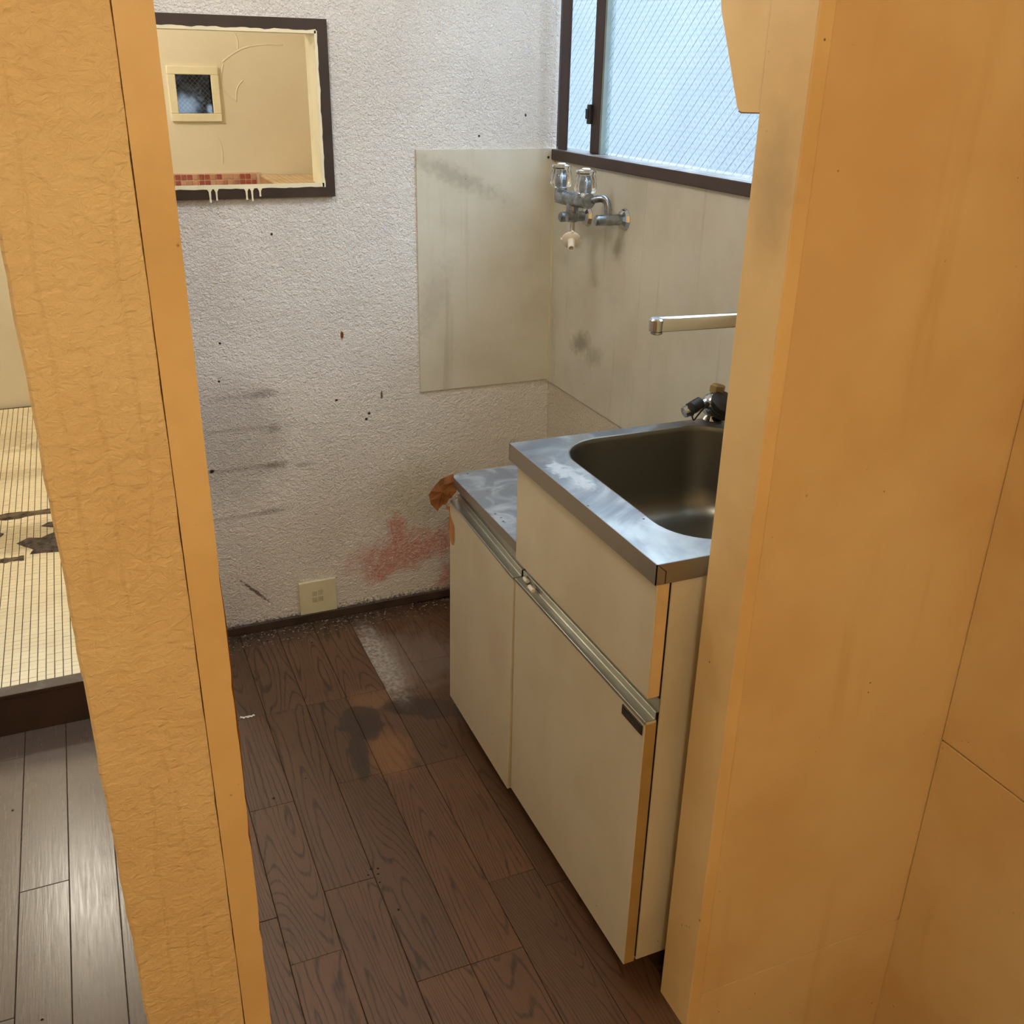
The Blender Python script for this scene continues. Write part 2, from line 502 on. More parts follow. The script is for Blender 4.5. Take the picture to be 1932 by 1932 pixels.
def window_glass(name, dark=False):
    mt = bpy.data.materials.new(name)
    mt.use_nodes = True
    nt = mt.node_tree
    for n in list(nt.nodes):
        nt.nodes.remove(n)
    g = G(nt)
    out = g.node('ShaderNodeOutputMaterial')
    tr = g.node('ShaderNodeBsdfTransparent')
    tl = g.node('ShaderNodeBsdfTranslucent')
    gl = g.node('ShaderNodeBsdfGlossy')
    gl.inputs['Roughness'].default_value = 0.15
    m1 = g.node('ShaderNodeMixShader')
    m2 = g.node('ShaderNodeMixShader')
    if not dark:
        # pressed diamond relief: two crossing waves plus grain
        k = 2 * math.pi / 0.021
        a = g.m('SINE', (g.y * 1.35 + g.z) * k)
        b = g.m('SINE', (g.y * -1.35 + g.z) * k)
        h = g.m('MAXIMUM', a, b)
        pat = g.ramp(h, -0.2, 1.0, 0.62, 1.0)
        grain = g.ramp(g.noise(260.0, 3.0), 0.3, 0.7, 0.84, 1.0)
        big = g.ramp(g.noise(2.6, 2.0), 0.3, 0.7, 0.86, 1.0)
        v = pat * grain * big
        c = g.mix(v, (0.36, 0.40, 0.44), (0.92, 0.97, 1.0))
        g.link(c, tr.inputs['Color'])
        g.link(c, tl.inputs['Color'])
        m1.inputs[0].default_value = 0.08
    else:
        n = g.noise(24.0, 5.0, dist=1.5)
        lowl = g.blob(g.x, g.z, 0.485, 1.325, 0.06, 0.05, soft=0.5, amp=0.5, nz=g.noise(45.0, 4.0))  # bluish highlights low in the pane, painted into its tint
        v = g.m('MAXIMUM', g.ramp(n, 0.42, 0.72) * 0.5, lowl)
        v = g.m('MAXIMUM', v, g.blob(g.x, g.z, 0.597, 1.315, 0.018, 0.022, soft=0.4, amp=0.5))
        c = g.mix(v, (0.06, 0.08, 0.11), (0.80, 0.88, 1.0))
        g.link(c, tr.inputs['Color'])
        g.link(c, tl.inputs['Color'])
        m1.inputs[0].default_value = 0.5
    nt.links.new(tr.outputs[0], m1.inputs[1])
    nt.links.new(tl.outputs[0], m1.inputs[2])
    m2.inputs[0].default_value = 0.05
    nt.links.new(m1.outputs[0], m2.inputs[1])
    nt.links.new(gl.outputs[0], m2.inputs[2])
    nt.links.new(m2.outputs[0], out.inputs['Surface'])
    return mt


MT['pane'] = window_glass('pressed_frosted_glass')
MT['pane_dark'] = window_glass('mottled_bathroom_glass', True)
MT['wire'] = plain('glass_wire', lin('7d8890'), 0.4, 0.6)


def bulb_mat(col, s):
    mt = bpy.data.materials.new('lit_globe')
    mt.use_nodes = True
    b = mt.node_tree.nodes['Principled BSDF']
    b.inputs['Base Color'].default_value = (0.9, 0.88, 0.8, 1)
    b.inputs['Emission Color'].default_value = col + (1,)
    b.inputs['Emission Strength'].default_value = s
    return mt


# ------------------------------------------------------------------ mesh helper
class MB:
    def __init__(s):
        s.bm = bmesh.new()

    def _add(s, verts, faces):
        vs = [s.bm.verts.new(v) for v in verts]
        out = []
        for f in faces:
            try:
                out.append(s.bm.faces.new([vs[i] for i in f]))
            except ValueError:
                pass
        return vs, out

    def box(s, x0, x1, y0, y1, z0, z1, bev=0.0, seg=2):
        v = [(x, y, z) for x in (x0, x1) for y in (y0, y1) for z in (z0, z1)]
        f = [(0, 1, 3, 2), (4, 6, 7, 5), (0, 4, 5, 1), (2, 3, 7, 6), (0, 2, 6, 4), (1, 5, 7, 3)]
        vs, fs = s._add(v, f)
        if bev:
            es = list({e for q in fs for e in q.edges})
            bmesh.ops.bevel(s.bm, geom=es, offset=bev, segments=seg, profile=0.5, affect='EDGES')
        return s

    def prism(s, pts, ax, d0, d1):
        """polygon pts in the plane across axis ax, extruded d0..d1"""
        def P(a, b, d):
            return {'x': (d, a, b), 'y': (a, d, b), 'z': (a, b, d)}[ax]
        n = len(pts)
        v = [P(a, b, d0) for a, b in pts] + [P(a, b, d1) for a, b in pts]
        f = [tuple(range(n)), tuple(range(2 * n - 1, n - 1, -1))]
        f += [(i, (i + 1) % n, n + (i + 1) % n, n + i) for i in range(n)]
        s._add(v, f)
        return s

    def lathe(s, prof, org, axis=(0, 0, 1), seg=24, flute=0, amp=0.0):
        """prof: (radius, height) along axis"""
        ax = Vector(axis).normalized()
        u = ax.orthogonal().normalized()
        w = ax.cross(u)
        o = Vector(org)
        rings = []
        for r, h in prof:
            ring = []
            for i in range(seg):
                t = 2 * math.pi * i / seg
                rr = r * (1 + (amp * math.cos(flute * t) if flute else 0))
                ring.append(s.bm.verts.new(o + ax * h + (u * math.cos(t) + w * math.sin(t)) * rr))
            rings.append(ring)
        for a, b in zip(rings, rings[1:]):
            for i in range(seg):
                j = (i + 1) % seg
                s.bm.faces.new((a[i], a[j], b[j], b[i]))
        s.bm.faces.new(list(reversed(rings[0])))
        s.bm.faces.new(rings[-1])
        return s

    def cyl(s, p0, p1, r, r1=None, seg=18):
        p0, p1 = Vector(p0), Vector(p1)
        L = (p1 - p0).length
        r1 = r if r1 is None else r1
        b = min(0.0015, L * 0.15, r * 0.2)
        return s.lathe([(r - b, 0), (r, b), (r1, L - b), (r1 - b, L)], p0, p1 - p0, seg)

    def tube(s, path, r, seg=12, smooth=3):
        pts = [Vector(p) for p in path]
        for _ in range(smooth):
            q = [pts[0]]
            for a, b in zip(pts, pts[1:]):
                q += [a.lerp(b, .25), a.lerp(b, .75)]
            q.append(pts[-1])
            pts = q
        rings = []
        u = None
        for i, p in enumerate(pts):
            t = (pts[min(i + 1, len(pts) - 1)] - pts[max(i - 1, 0)]).normalized()
            u = t.orthogonal().normalized() if u is None else (u - t * u.dot(t)).normalized()
            w = t.cross(u)
            rings.append([s.bm.verts.new(p + (u * math.cos(a) + w * math.sin(a)) * r)
                          for a in (2 * math.pi * k / seg for k in range(seg))])
        for a, b in zip(rings, rings[1:]):
            for i in range(seg):
                j = (i + 1) % seg
                s.bm.faces.new((a[i], a[j], b[j], b[i]))
        s.bm.faces.new(list(reversed(rings[0])))
        s.bm.faces.new(rings[-1])
        return s

    def ball(s, c, r, sc=(1, 1, 1), seg=20):
        m = Matrix.Translation(c) @ Matrix.Diagonal((sc[0], sc[1], sc[2], 1))
        bmesh.ops.create_uvsphere(s.bm, u_segments=seg, v_segments=seg // 2, radius=r, matrix=m)
        return s

    def chip(s, c, r, flat=0.5):
        v = []
        for i in range(5):
            t = 2 * math.pi * i / 5 + random.random()
            rr = r * random.uniform(.5, 1)
            v.append((c[0] + rr * math.cos(t), c[1] + rr * math.sin(t), c[2]))
        v.append((c[0], c[1], c[2] + r * flat))
        s._add(v, [(4, 3, 2, 1, 0)] + [(i, (i + 1) % 5, 5) for i in range(5)])
        return s

    def done(s, name, mat, parent=None, smooth=False, origin=None, **props):
        bmesh.ops.recalc_face_normals(s.bm, faces=s.bm.faces)
        me = bpy.data.meshes.new(name)
        if origin is None:
            origin = parent.location if parent is not None and parent.parent is None else (0, 0, 0)
        o = Vector(origin)
        # vertices are given in world space; parts are stored relative to their thing
        root = parent
        base = Vector((0, 0, 0))
        while root is not None:
            base += root.location
            root = root.parent
        if parent is None:
            base = o
        for v in s.bm.verts:
            v.co -= base
        s.bm.to_mesh(me)
        s.bm.free()
        if smooth:
            me.polygons.foreach_set('use_smooth', [True] * len(me.polygons))
            try:
                me.set_sharp_from_angle(angle=math.radians(40))
            except Exception:
                pass
        me.materials.append(mat)
        ob = bpy.data.objects.new(name, me)
        COL.objects.link(ob)
        if parent is None:
            ob.location = base
        else:
            ob.parent = parent
        for k, v in props.items():
            ob[k] = v
        return ob


def B(*a, **k):
    return MB().box(*a, **k)


def thing(name, loc, label, cat, group=None, kind=None):
    o = bpy.data.objects.new(name, None)
    o.empty_display_size = 0.05
    COL.objects.link(o)
    o.location = loc
    o['label'] = label
    o['category'] = cat
    if group:
        o['group'] = group
    if kind:
        o['kind'] = kind
    return o


def struct(mb, name, mat, label, parent=None, **kw):
    o = mb.done(name, mat, parent, **kw)
    if parent is None:
        o['kind'] = 'structure'
        o['label'] = label
    return o


def shell(name, label):
    o = bpy.data.objects.new(name, None)
    o.empty_display_size = 0.05
    COL.objects.link(o)
    o['kind'] = 'structure'
    o['label'] = label
    return o


XR, YB, YP, YQ = 1.212, 2.526, 0.945, 1.03     # right wall, back wall, partition front and back
XL, YN, ZC = -0.95, -1.7, 2.30                 # left wall, wall behind the camera, ceiling
YF, ZT = 4.607, 0.11                           # bathroom far wall, bathroom floor height
BX1 = 1.20

# ------------------------------------------------------------------ room shell
floor = struct(B(XL - .1, XR + .12, YQ, YB + .1, -0.30, -0.006), 'floor', MT['plank'],
               'worn dark oak plank floor of the kitchenette, stained near the cabinets')
G_ = 0.0005
seams = [-.73, -.642, -.555, -.467, -.379, -.290, -.200, -.112, -.020, .070, .163, .260, .363, .466, .570, .672, .775]
joints = {0: [1.5], 1: [2.0], 2: [1.3], 3: [1.85], 4: [1.4, 2.15], 5: [1.70], 6: [1.2], 7: [2.02], 8: [1.15], 9: [1.45, 2.11],
          10: [1.33, 1.765, 2.11], 11: [1.48, 2.11], 12: [1.21, 1.785, 2.11], 13: [1.21, 1.775, 2.11], 14: [1.38, 1.775, 2.08], 15: [1.33, 2.2]}
for i in range(len(seams) - 1):
    ys = [.947 if seams[i] > .06 and seams[i + 1] < .78 else 1.031] + [q for q in joints[i] if q > 1.1] + [YB - 0.001]
    for y0, y1 in zip(ys, ys[1:]):
        up = random.uniform(-.0003, .0003)
        B(seams[i] + G_, seams[i + 1] - G_, y0 + G_, y1 - G_, -0.007, up, bev=0.0009, seg=1).done('plank', MT['plank'], floor)

struct(B(XL - .1, XR + .12, YN - .1, YQ + .1, -0.38, -0.30), 'floor_hall', MT['plank'], 'lower dark floor of the hall behind the opening, outside the view')
struct(B(XL - .1, XR + .12, YN - .1, YB, ZC, ZC + .08), 'ceiling', MT['ceiling'], 'pale painted ceiling over kitchenette and hall')
struct(B(XL - .1, BX1 + .1, YB + .09, YF + .1, 2.25, 2.33), 'ceiling', MT['plaster'], 'cream plaster ceiling of the bathroom')

# back wall with doorway (left) and pass-through opening (upper left)
OX0, OX1, OZ0, OZ1 = 0.15, 0.576, 1.219, 1.559
DX0, DX1, DZ = -0.78, 0.075, 2.0
w = MB()
w.box(XL - .1, DX0, YB, YB + .09, 0, ZC)
w.box(DX0, DX1, YB, YB + .09, DZ, ZC)
w.box(DX1, OX0, YB, YB + .09, 0, ZC)
w.box(OX0, OX1, YB, YB + .09, 0, OZ0 - .013)
w.box(OX0, OX1, YB, YB + .09, OZ1, ZC)
w.box(OX1, XR, YB, YB + .09, 0, ZC)
struct(w, 'wall_back', MT['wallpaper'], 'stained white embossed wallpaper wall behind the kitchenette')

# right wall with the big window hole
WY0, WY1, WZ0, WZ1 = 1.09, 2.606, 1.275, 2.08
w = MB()
w.box(XR, XR + .07, YQ, WY0, 0, ZC)
w.box(XR, XR + .07, WY0, WY1, 0, WZ0)
w.box(XR, XR + .07, WY0, WY1, WZ1, ZC)
w.box(XR, XR + .07, WY1, YB + .09, 0, ZC)
struct(w, 'wall_right', MT['wallpaper_plain'], 'cream embossed wallpaper wall under the frosted window')

struct(MB().box(.0875, .7555, YP + .002, YQ, -.3, -.0075).box(XL, -.064, YP + .002, YQ, -.3, -.0005), 'trim_4', MT['step'], 'dark wooden riser under the opening, below the kitchenette floor')
SY0, SY1, SZ0, SZ1 = 1.25, 2.19, 0.90, 2.00
w = MB()
w.box(XL - .1, XL, YN, SY0, -.3, ZC)
w.box(XL - .1, XL, SY0, SY1, -.3, SZ0)
w.box(XL - .1, XL, SY0, SY1, SZ1, ZC)
w.box(XL - .1, XL, SY1, YB, -.3, ZC)
struct(w, 'wall_left', MT['wallpaper_plain'], 'cream wall with an added side window at the far left, outside the view')
w4 = shell('added_side_window', 'side window added in the left wall for extra daylight, outside the view')  # unseen window added as extra daylight for the kitchenette
for a in ((SY0, SY1, SZ1 - .04, SZ1), (SY0, SY1, SZ0, SZ0 + .04), (SY0, SY0 + .04, SZ0 + .04, SZ1 - .04), (SY1 - .04, SY1, SZ0 + .04, SZ1 - .04)):
    B(XL - .08, XL + .01, a[0], a[1], a[2], a[3], bev=.003).done('frame', MT['sash'], w4)
B(XL - .05, XL - .046, SY0 + .04, SY1 - .04, SZ0 + .04, SZ1 - .04).done('pane', MT['pane'], w4)
struct(B(XL - .1, XR + .12, YN - .1, YN, -.3, ZC), 'wall_rear', MT['paint'], 'cream painted wall behind the viewer')
struct(B(XL, XR, YP + .003, YQ, 1.95, ZC), 'wall_header', MT['paint'], 'cream painted wall above the two openings in the partition')

# right-hand partition (faces the viewer) with its jamb
w = MB()
w.box(0.778, XR, YP + 0.004, YQ, 0.0705, 1.95)
pw = struct(w, 'wall_partition', MT['paint'], 'cream yellow painted partition right of the kitchenette opening')
struct(B(0.778, XR, YP + .003, YQ, -.3, 0.0695), 'baseboard_partition', MT['paint'], 'cream painted baseboard under the right partition')
j = MB()
j.box(0.756, 0.779, YP, YQ, -.3, 1.95, bev=0.002)
struct(j, 'trim_1', MT['jamb'], 'cream painted door jamb at the right of the kitchenette opening')
# hall wall on the right, two sheets with an open joint
hw = struct(B(XR + .006, XR + .12, YN, YQ, -.3, ZC), 'wall_hall', MT['shadow_gap'], 'cream panelled hall wall at the far right')
B(XR - .004, XR + .007, YN, YP + .003, -.3, 0.4725, bev=0.001, seg=1).done('panel', MT['paint'], hw)
B(XR - .004, XR + .007, YN, YP + .003, 0.4755, ZC, bev=0.001, seg=1).done('panel', MT['paint'], hw)

# left pillar: paper-covered stub wall, ragged silhouette
def ragged(z, s, a):
    return a * (math.sin(z * 37 + s) * .5 + math.sin(z * 91 + s * 2.3) * .35 + math.sin(z * 211 + s) * .25)


pil = MB()
N = 120
L, R_ = [], []
for i in range(N + 1):
    z = -.3 + 2.25 * i / N
    L.append((-0.061 + ragged(z, 1.0, .0011), z))
    R_.append((0.052 + ragged(z, 4.0, .0006), z))
grid = []
for (xl, z), (xr, _) in zip(L, R_):
    row = [(xl, YQ), (xl, YP + .004), (xl + .003, YP + .001)] + [(xl + (xr - xl) * k / 6, YP) for k in range(1, 6)] + [(xr - .001, YP + .0005), (xr, YP + .004), (xr, YQ)]
    grid.append([pil.bm.verts.new((x, y, z)) for x, y in row])
for a, b in zip(grid, grid[1:]):
    m = len(a)
    for k in range(m):
        pil.bm.faces.new((a[k], a[(k + 1) % m], b[(k + 1) % m], b[k]))
pil.bm.faces.new(grid[0])
pil.bm.faces.new(list(reversed(grid[-1])))
struct(pil, 'wall_pillar', MT['pillar'], 'narrow pillar covered in wrinkled cream painted paper, left foreground', smooth=True)
jm = MB()
edge = []
for i in range(N + 1):
    z = -.3 + 2.25 * i / N
    chip = max(0, ragged(z, 2.2, .0016)) * (1.0 if z < 1.0 else 0.15)
    edge.append((0.0845 - chip, z))
jm.prism([(0.0522, -.3)] + edge + [(0.0522, 1.95)], 'y', YP - .001, YP + .012)
jb = struct(jm, 'trim_2', MT['jamb'], 'chipped cream jamb strip on the right edge of the left pillar')
rs = MB()
edge = []
for i in range(61):
    z = -.3 + 2.25 * i / 60
    k = math.exp(-((z - .86) / .17) ** 2) + .55 * math.exp(-((z - .55) / .2) ** 2)
    edge.append((0.0838 + .0032 * min(1, k) + ragged(z, 5.0, .0005), z))
rs.prism([(0.0522, -.3)] + edge + [(0.0522, 1.95)], 'y', YP + .012, YQ)
rs.done('varnished_core', MT['rust'], jb, label='reddish brown varnished wood showing where the cream paint has chipped')

# skirting on the back wall
struct(MB().box(DX1 + .09, XR, YB - .010, YB + .001, 0, 0.026, bev=.002), 'baseboard_back', MT['skirting'], 'low dirty dark brown baseboard along the white back wall')

# ------------------------------------------------------------------ bathroom beyond
bf = struct(B(XL - .1, BX1 + .1, 2.264, YF + .1, -0.02, ZT - 0.003), 'floor_bathroom', MT['grout_dark'], 'raised cream mosaic floor of the bathroom at the left')
# (the raised floor runs only inside the doorway on this side of the back wall)
bpy.data.objects.remove(bf)
m = MB()
m.box(DX0, DX1 + .03, 2.266, YB + .09, 0.0, ZT - .002)
m.box(XL - .1, BX1 + .1, YB + .09, YF + .1, 0.0, ZT - .002)
bf = struct(m, 'floor_bathroom', MT['grout_dark'], 'raised cream mosaic floor of the bathroom at the left')
TP = 0.0196
cols = [(-0.56 + k * TP) for k in range(34)]
tile_me = None
singles, rest = [], MB()
y = 2.293
rown = 0
while y < YF - .03:
    for x in cols:
        if x + TP > DX1 + .02 and y < YB + .10:
            continue
        vis = -0.375 < x < -0.095 and rown < 21
        if vis and len(singles) < 298:
            singles.append((x, y))
        else:
            t = ZT + random.uniform(-.0003, .0004)
            x0, x1, y0, y1 = x + .0011, x + TP - .0011, y + .0006, y + TP - .0006
            v = [(x0, y0, ZT - .004), (x1, y0, ZT - .004), (x1, y1, ZT - .004), (x0, y1, ZT - .004), (x0, y0, t), (x1, y0, t), (x1, y1, t), (x0, y1, t)]
            rest._add(v, [(4, 5, 6, 7), (0, 1, 5, 4), (1, 2, 6, 5), (2, 3, 7, 6), (3, 0, 4, 7)])
    y += TP
    rown += 1
rest.done('mosaic', MT['mosaic'], bf, kind='stuff')
proto = B(-TP / 2 + .0011, TP / 2 - .0011, -TP / 2 + .0006, TP / 2 - .0006, -.004, 0.0).done('tile', MT['mosaic'], bf)
for n, (x, y) in enumerate(singles):
    o = proto if n == 0 else proto.copy()
    if n:
        COL.objects.link(o)
        o.parent = bf
    o.location = (x + TP / 2, y + TP / 2, ZT + random.uniform(-.0003, .0004))

# dark step board at the edge of the raised floor
st = thing('step_board', (0, 2.264, 0), 'dark brown wooden step board edging the raised mosaic floor', 'step')
B(DX0, DX1 + .03, 2.252, 2.266, 0, ZT - .008, bev=.001, seg=1).done('riser', MT['step'], st)
B(DX0, DX1 + .03, 2.250, 2.291, ZT - .008, ZT + .002, bev=.002).done('nosing', MT['step'], st)

# leftovers of a removed sill across the mosaic
def patch(pts, h, name, mat, parent, z=ZT):
    mb = MB()
    n = len(pts)
    cx = sum(p[0] for p in pts) / n
    cy = sum(p[1] for p in pts) / n
    rings = []
    for sc, hh in ((1.0, 0.0002), (.9, h * .7), (.55, h), (.2, h * .8)):
        rings.append([mb.bm.verts.new((cx + (px - cx) * sc + random.uniform(-.003, .003) * (sc < 1), cy + (py - cy) * sc, z + hh * random.uniform(.6, 1.3))) for px, py in pts])
    for a, b in zip(rings, rings[1:]):
        for i in range(n):
            k = (i + 1) % n
            mb.bm.faces.new((a[i], a[k], b[k], b[i]))
    mb.bm.faces.new(rings[-1])
    return mb.done(name, mat, parent)


def strip(xa, xb, yc, wd, n=26):
    top, bot = [], []
    for i in range(n + 1):
        x = xa + (xb - xa) * i / n
        top.append((x, yc(x) + wd * random.uniform(.25, .6)))
        bot.append((x, yc(x) - wd * random.uniform(.25, .6)))
    return top + bot[::-1]


mo = thing('mortar_remains', (-.25, 3.2, ZT), 'rough broken mortar left by a removed sill on the cream mosaic floor', 'mortar')


def ridge(xa, xb, yc, wd, h, name, mat):
    mb = MB()
    n = 30
    prev = None
    for i in range(n + 1):
        x = xa + (xb - xa) * i / n
        row = []
        wv = wd * random.uniform(.7, 1.2)
        for k, (q, hh) in enumerate(((-.5, 0), (-.3, .8), (.1, 1), (.35, .7), (.5, 0))):
            row.append(mb.bm.verts.new((x, yc + q * wv, ZT + .0003 + h * hh * random.uniform(.5, 1.2))))
        if prev:
            for k in range(4):
                mb.bm.faces.new((prev[k], prev[k + 1], row[k + 1], row[k]))
        prev = row
    mb.done(name, mat, mo)


ridge(-.55, .05, 3.365, .055, .006, 'mortar_ridge', MT['mortar'])
ridge(-.55, -.29, 3.02, .035, .004, 'mortar_ridge', MT['mortar'])
patch([(-.315, 3.135), (-.285, 3.165), (-.25, 3.15), (-.22, 3.175), (-.17, 3.20), (-.10, 3.22), (-.06, 3.1), (-.10, 3.03), (-.17, 3.02), (-.235, 3.035),
       (-.275, 3.04), (-.262, 3.07), (-.29, 3.10)], .007, 'rubble', MT['mortar_grey'], mo)
patch([(-.245, 3.245), (-.225, 3.262), (-.19, 3.26), (-.15, 3.275), (-.14, 3.22), (-.18, 3.215), (-.215, 3.225)], .006, 'rubble', MT['mortar_grey'], mo)
patch([(-.39, 3.225), (-.365, 3.235), (-.352, 3.222), (-.368, 3.19), (-.40, 3.195)], .005, 'rubble', MT['mortar_grey'], mo)

# bathroom walls
BWX0, BWX1, BWZ0, BWZ1 = 0.462, 0.603, 1.300, 1.449
w = MB()
w.box(XL - .1, BWX0, YF, YF + .1, 0, 2.25)
w.box(BWX0, BWX1, YF, YF + .1, 0, BWZ0)
w.box(BWX0, BWX1, YF, YF + .1, BWZ1, 2.25)
w.box(BWX1, BX1 + .1, YF, YF + .1, 0, 2.25)
wf = struct(w, 'wall_far', MT['plaster'], 'cream plastered far wall of the bathroom seen through the opening')
struct(B(XL - .1, XL, YB + .09, YF, 0, 2.25), 'wall_bathroom_left', MT['plaster'], 'cream plastered left wall of the bathroom')
struct(B(BX1, BX1 + .07, YB + .09, YF, 0, 2.25), 'wall_bathroom_right', MT['plaster'], 'cream plastered right wall of the bathroom')
# plaster trowel ridges on the far wall
def wallridge(pts, r=.006):
    mb = MB()
    mb.tube([(x, YF + r * .45, z) for x, z in pts], r, seg=8)
    mb.done('plaster_ridge', MT['plaster'], wf, smooth=True)


wallridge([(.66, 1.50), (.70, 1.53), (.76, 1.56), (.86, 1.572), (.915, 1.57)], .0045)
wallridge([(.66, 1.49), (.645, 1.44), (.65, 1.39), (.68, 1.36), (.70, 1.35)], .004)
wallridge([(.70, 1.345), (.705, 1.40), (.735, 1.43)], .004)
wallridge([(.725, 1.55), (.73, 1.59), (.70, 1.63)], .004)
wallridge([(.62, 1.10), (.625, 1.16), (.61, 1.21)], .0035)
wallridge([(.45, 1.262), (.55, 1.258), (.65, 1.262)], .004)
# red mosaic frieze, two rows showing above the opening's lip
TR = 0.0245
B(.24, .772, YF - .006, YF + .001, .958, 1.062).done('frieze_bed', MT['grout_pink'], wf)
rt = B(-TR / 2 + .0022, TR / 2 - .0022, -.003, .0015, -TR / 2 + .0022, TR / 2 - .0022, bev=.0008, seg=1).done('tile', MT['red_tile'], wf)
first = True
for r in range(4):
    for c in range(21):
        o = rt if first else rt.copy()
        if not first:
            COL.objects.link(o)
            o.parent = wf
        first = False
        o.location = (.2555 + c * TR, YF - .006, 1.047 - r * TR)
# tiled ledge right of the frieze
lg = thing('tiled_ledge', (1.0, 4.3, ZT), 'pinkish tan tiled ledge against the far bathroom wall, right of the red mosaic', 'ledge')
B(.772, BX1 - .002, 3.75, YF - .009, ZT, 1.046).done('core', MT['tan_grout'], lg)
k = 0
x = .772
while x < BX1 - .03:
    B(x + .0015, x + .0225, 3.752, YF - .010, 1.045, 1.050).done('tile', MT['tan_tile'], lg)
    x += .024

# bathroom window
w3 = shell('window_3', 'tiny square bathroom window with dark mottled wired glass in a cream frame')
fr = MB()
for a in ((BWX0 - .032, BWX1 + .032, BWZ1, BWZ1 + .032), (BWX0 - .032, BWX1 + .032, BWZ0 - .032, BWZ0), (BWX0 - .032, BWX0, BWZ0, BWZ1), (BWX1, BWX1 + .032, BWZ0, BWZ1)):
    B(a[0], a[1], YF - .012, YF + .05, a[2], a[3], bev=.003).done('frame', MT['drip'], w3)
pn = B(BWX0, BWX1, YF + .030, YF + .033, BWZ0, BWZ1).done('pane', MT['pane_dark'], w3)
wr = MB()
for s_ in (1, -1):
    c = -0.16
    while c < .16:
        pts = []
        cx, cz = (BWX0 + BWX1) / 2, (BWZ0 + BWZ1) / 2
        for t in (-.2, .2):
            pts.append((cx + t * .707 - c * s_ * .707, cz + s_ * t * .707 + c * .707))
        (xa, za), (xb, zb) = pts
        # clip to the pane
        lo, hi = 0.0, 1.0
        for p, q, a, b_ in ((xa, xb, BWX0, BWX1), (za, zb, BWZ0, BWZ1)):
            d = q - p
            t0, t1 = sorted(((a - p) / d, (b_ - p) / d))
            lo, hi = max(lo, t0), min(hi, t1)
        if hi > lo + .01:
            wr.tube([(xa + (xb - xa) * lo, YF + .028, za + (zb - za) * lo), (xa + (xb - xa) * hi, YF + .028, za + (zb - za) * hi)], .0007, seg=4, smooth=0)
        c += .0135
wr.done('wire', MT['wire'], pn, kind='stuff')
sd = struct(B(.2, .9, YF + .42, YF + .46, .8, 2.0), 'wall_dark_screen', MT['dark_out'], 'dark grey wall added outside the tiny bathroom window, its shade painted in')  # added dark wall: shade of the narrow gap painted as its colour

# pass-through opening: dark mitred frame, cream painted reveal with runs
w2 = shell('window_2', 'glassless opening in the white wall with a dark brown frame and cream paint runs')
FW = .026
X0, X1, Z0, Z1 = OX0 - .001, OX1 + .001, OZ0 - .001, OZ1 + .001


def frame_piece(p):
    MB().prism(p, 'y', YB - .014, YB + .001).done('frame_rail', MT['brown'], w2)


frame_piece([(X0 - FW, Z1 + FW), (X1 + FW, Z1 + FW), (X1, Z1), (X0, Z1)])
frame_piece([(X0 - FW, Z0 - FW), (X1 + FW, Z0 - FW), (X1, Z0), (X0, Z0)])
frame_piece([(X0 - FW, Z0 - FW), (X0, Z0), (X0, Z1), (X0 - FW, Z1 + FW)])
frame_piece([(X1 + FW, Z0 - FW), (X1, Z0), (X1, Z1), (X1 + FW, Z1 + FW)])


def wavy(n, f):
    return [f(i / n) for i in range(n + 1)]


# painted lining of the reveal (four boards) and its wavy overlap on the frame
lt = .006
MB().prism([(YB - .013, OZ0 - .002), (YB + .088, OZ0 - .0135), (YB + .088, OZ0 - .0085), (YB - .013, OZ0 + .004)], 'x', OX0, OX1).done('reveal_board', MT['drip'], w2)
B(OX0, OX1, YB - .013, YB + .088, OZ1 - .003, OZ1).done('reveal_board', MT['drip'], w2)
B(OX1 - .004, OX1, YB - .013, YB + .088, OZ0, OZ1).done('reveal_board', MT['drip'], w2)
B(OX0, OX0 + .004, YB - .013, YB + .088, OZ0, OZ1).done('reveal_board', MT['drip'], w2)
bot = wavy(40, lambda t: (OX0 + (OX1 - OX0) * t, OZ0 - .0035 + ragged(t * .7, 3, .0012)))
MB().prism([(OX0, OZ0 + .006)] + bot + [(OX1, OZ0 + .006)], 'y', YB - .0155, YB - .0125).done('paint_edge', MT['drip'], w2)
rt_ = wavy(30, lambda t: (OX1 + .0025 + ragged(t * .8, 8, .0014), OZ0 - .004 + (OZ1 - OZ0 + .006) * t))
MB().prism([(OX1 - .004, OZ0 - .004)] + rt_ + [(OX1 - .004, OZ1 + .002)], 'y', YB - .0155, YB - .0125).done('paint_edge', MT['drip'], w2)
tp = wavy(40, lambda t: (OX0 + (OX1 - OX0) * t, OZ1 + .003 + ragged(t * .9, 6, .002)))
MB().prism([(OX0, OZ1 - .004)] + tp + [(OX1, OZ1 - .004)], 'y', YB - .0155, YB - .0125).done('paint_edge', MT['drip'], w2)
for dx, dz, dw in ((.302, .031, .0032), (.317, .027, .0028), (.387, .027, .0030), (.400, .030, .0030), (.419, .020, .0030)):
    z0 = OZ0 - .002
    pts = [(dx - dw * 2.2, z0), (dx - dw * .8, z0 - .007), (dx - dw * .6, z0 - dz * .7), (dx - dw * .75, z0 - dz + .001), (dx, z0 - dz - .001),
           (dx + dw * .75, z0 - dz + .001), (dx + dw * .6, z0 - dz * .7), (dx + dw * .8, z0 - .007), (dx + dw * 2.2, z0)]
    MB().prism(pts, 'y', YB - .0168, YB - .0135).done('paint_run', MT['drip'], w2)

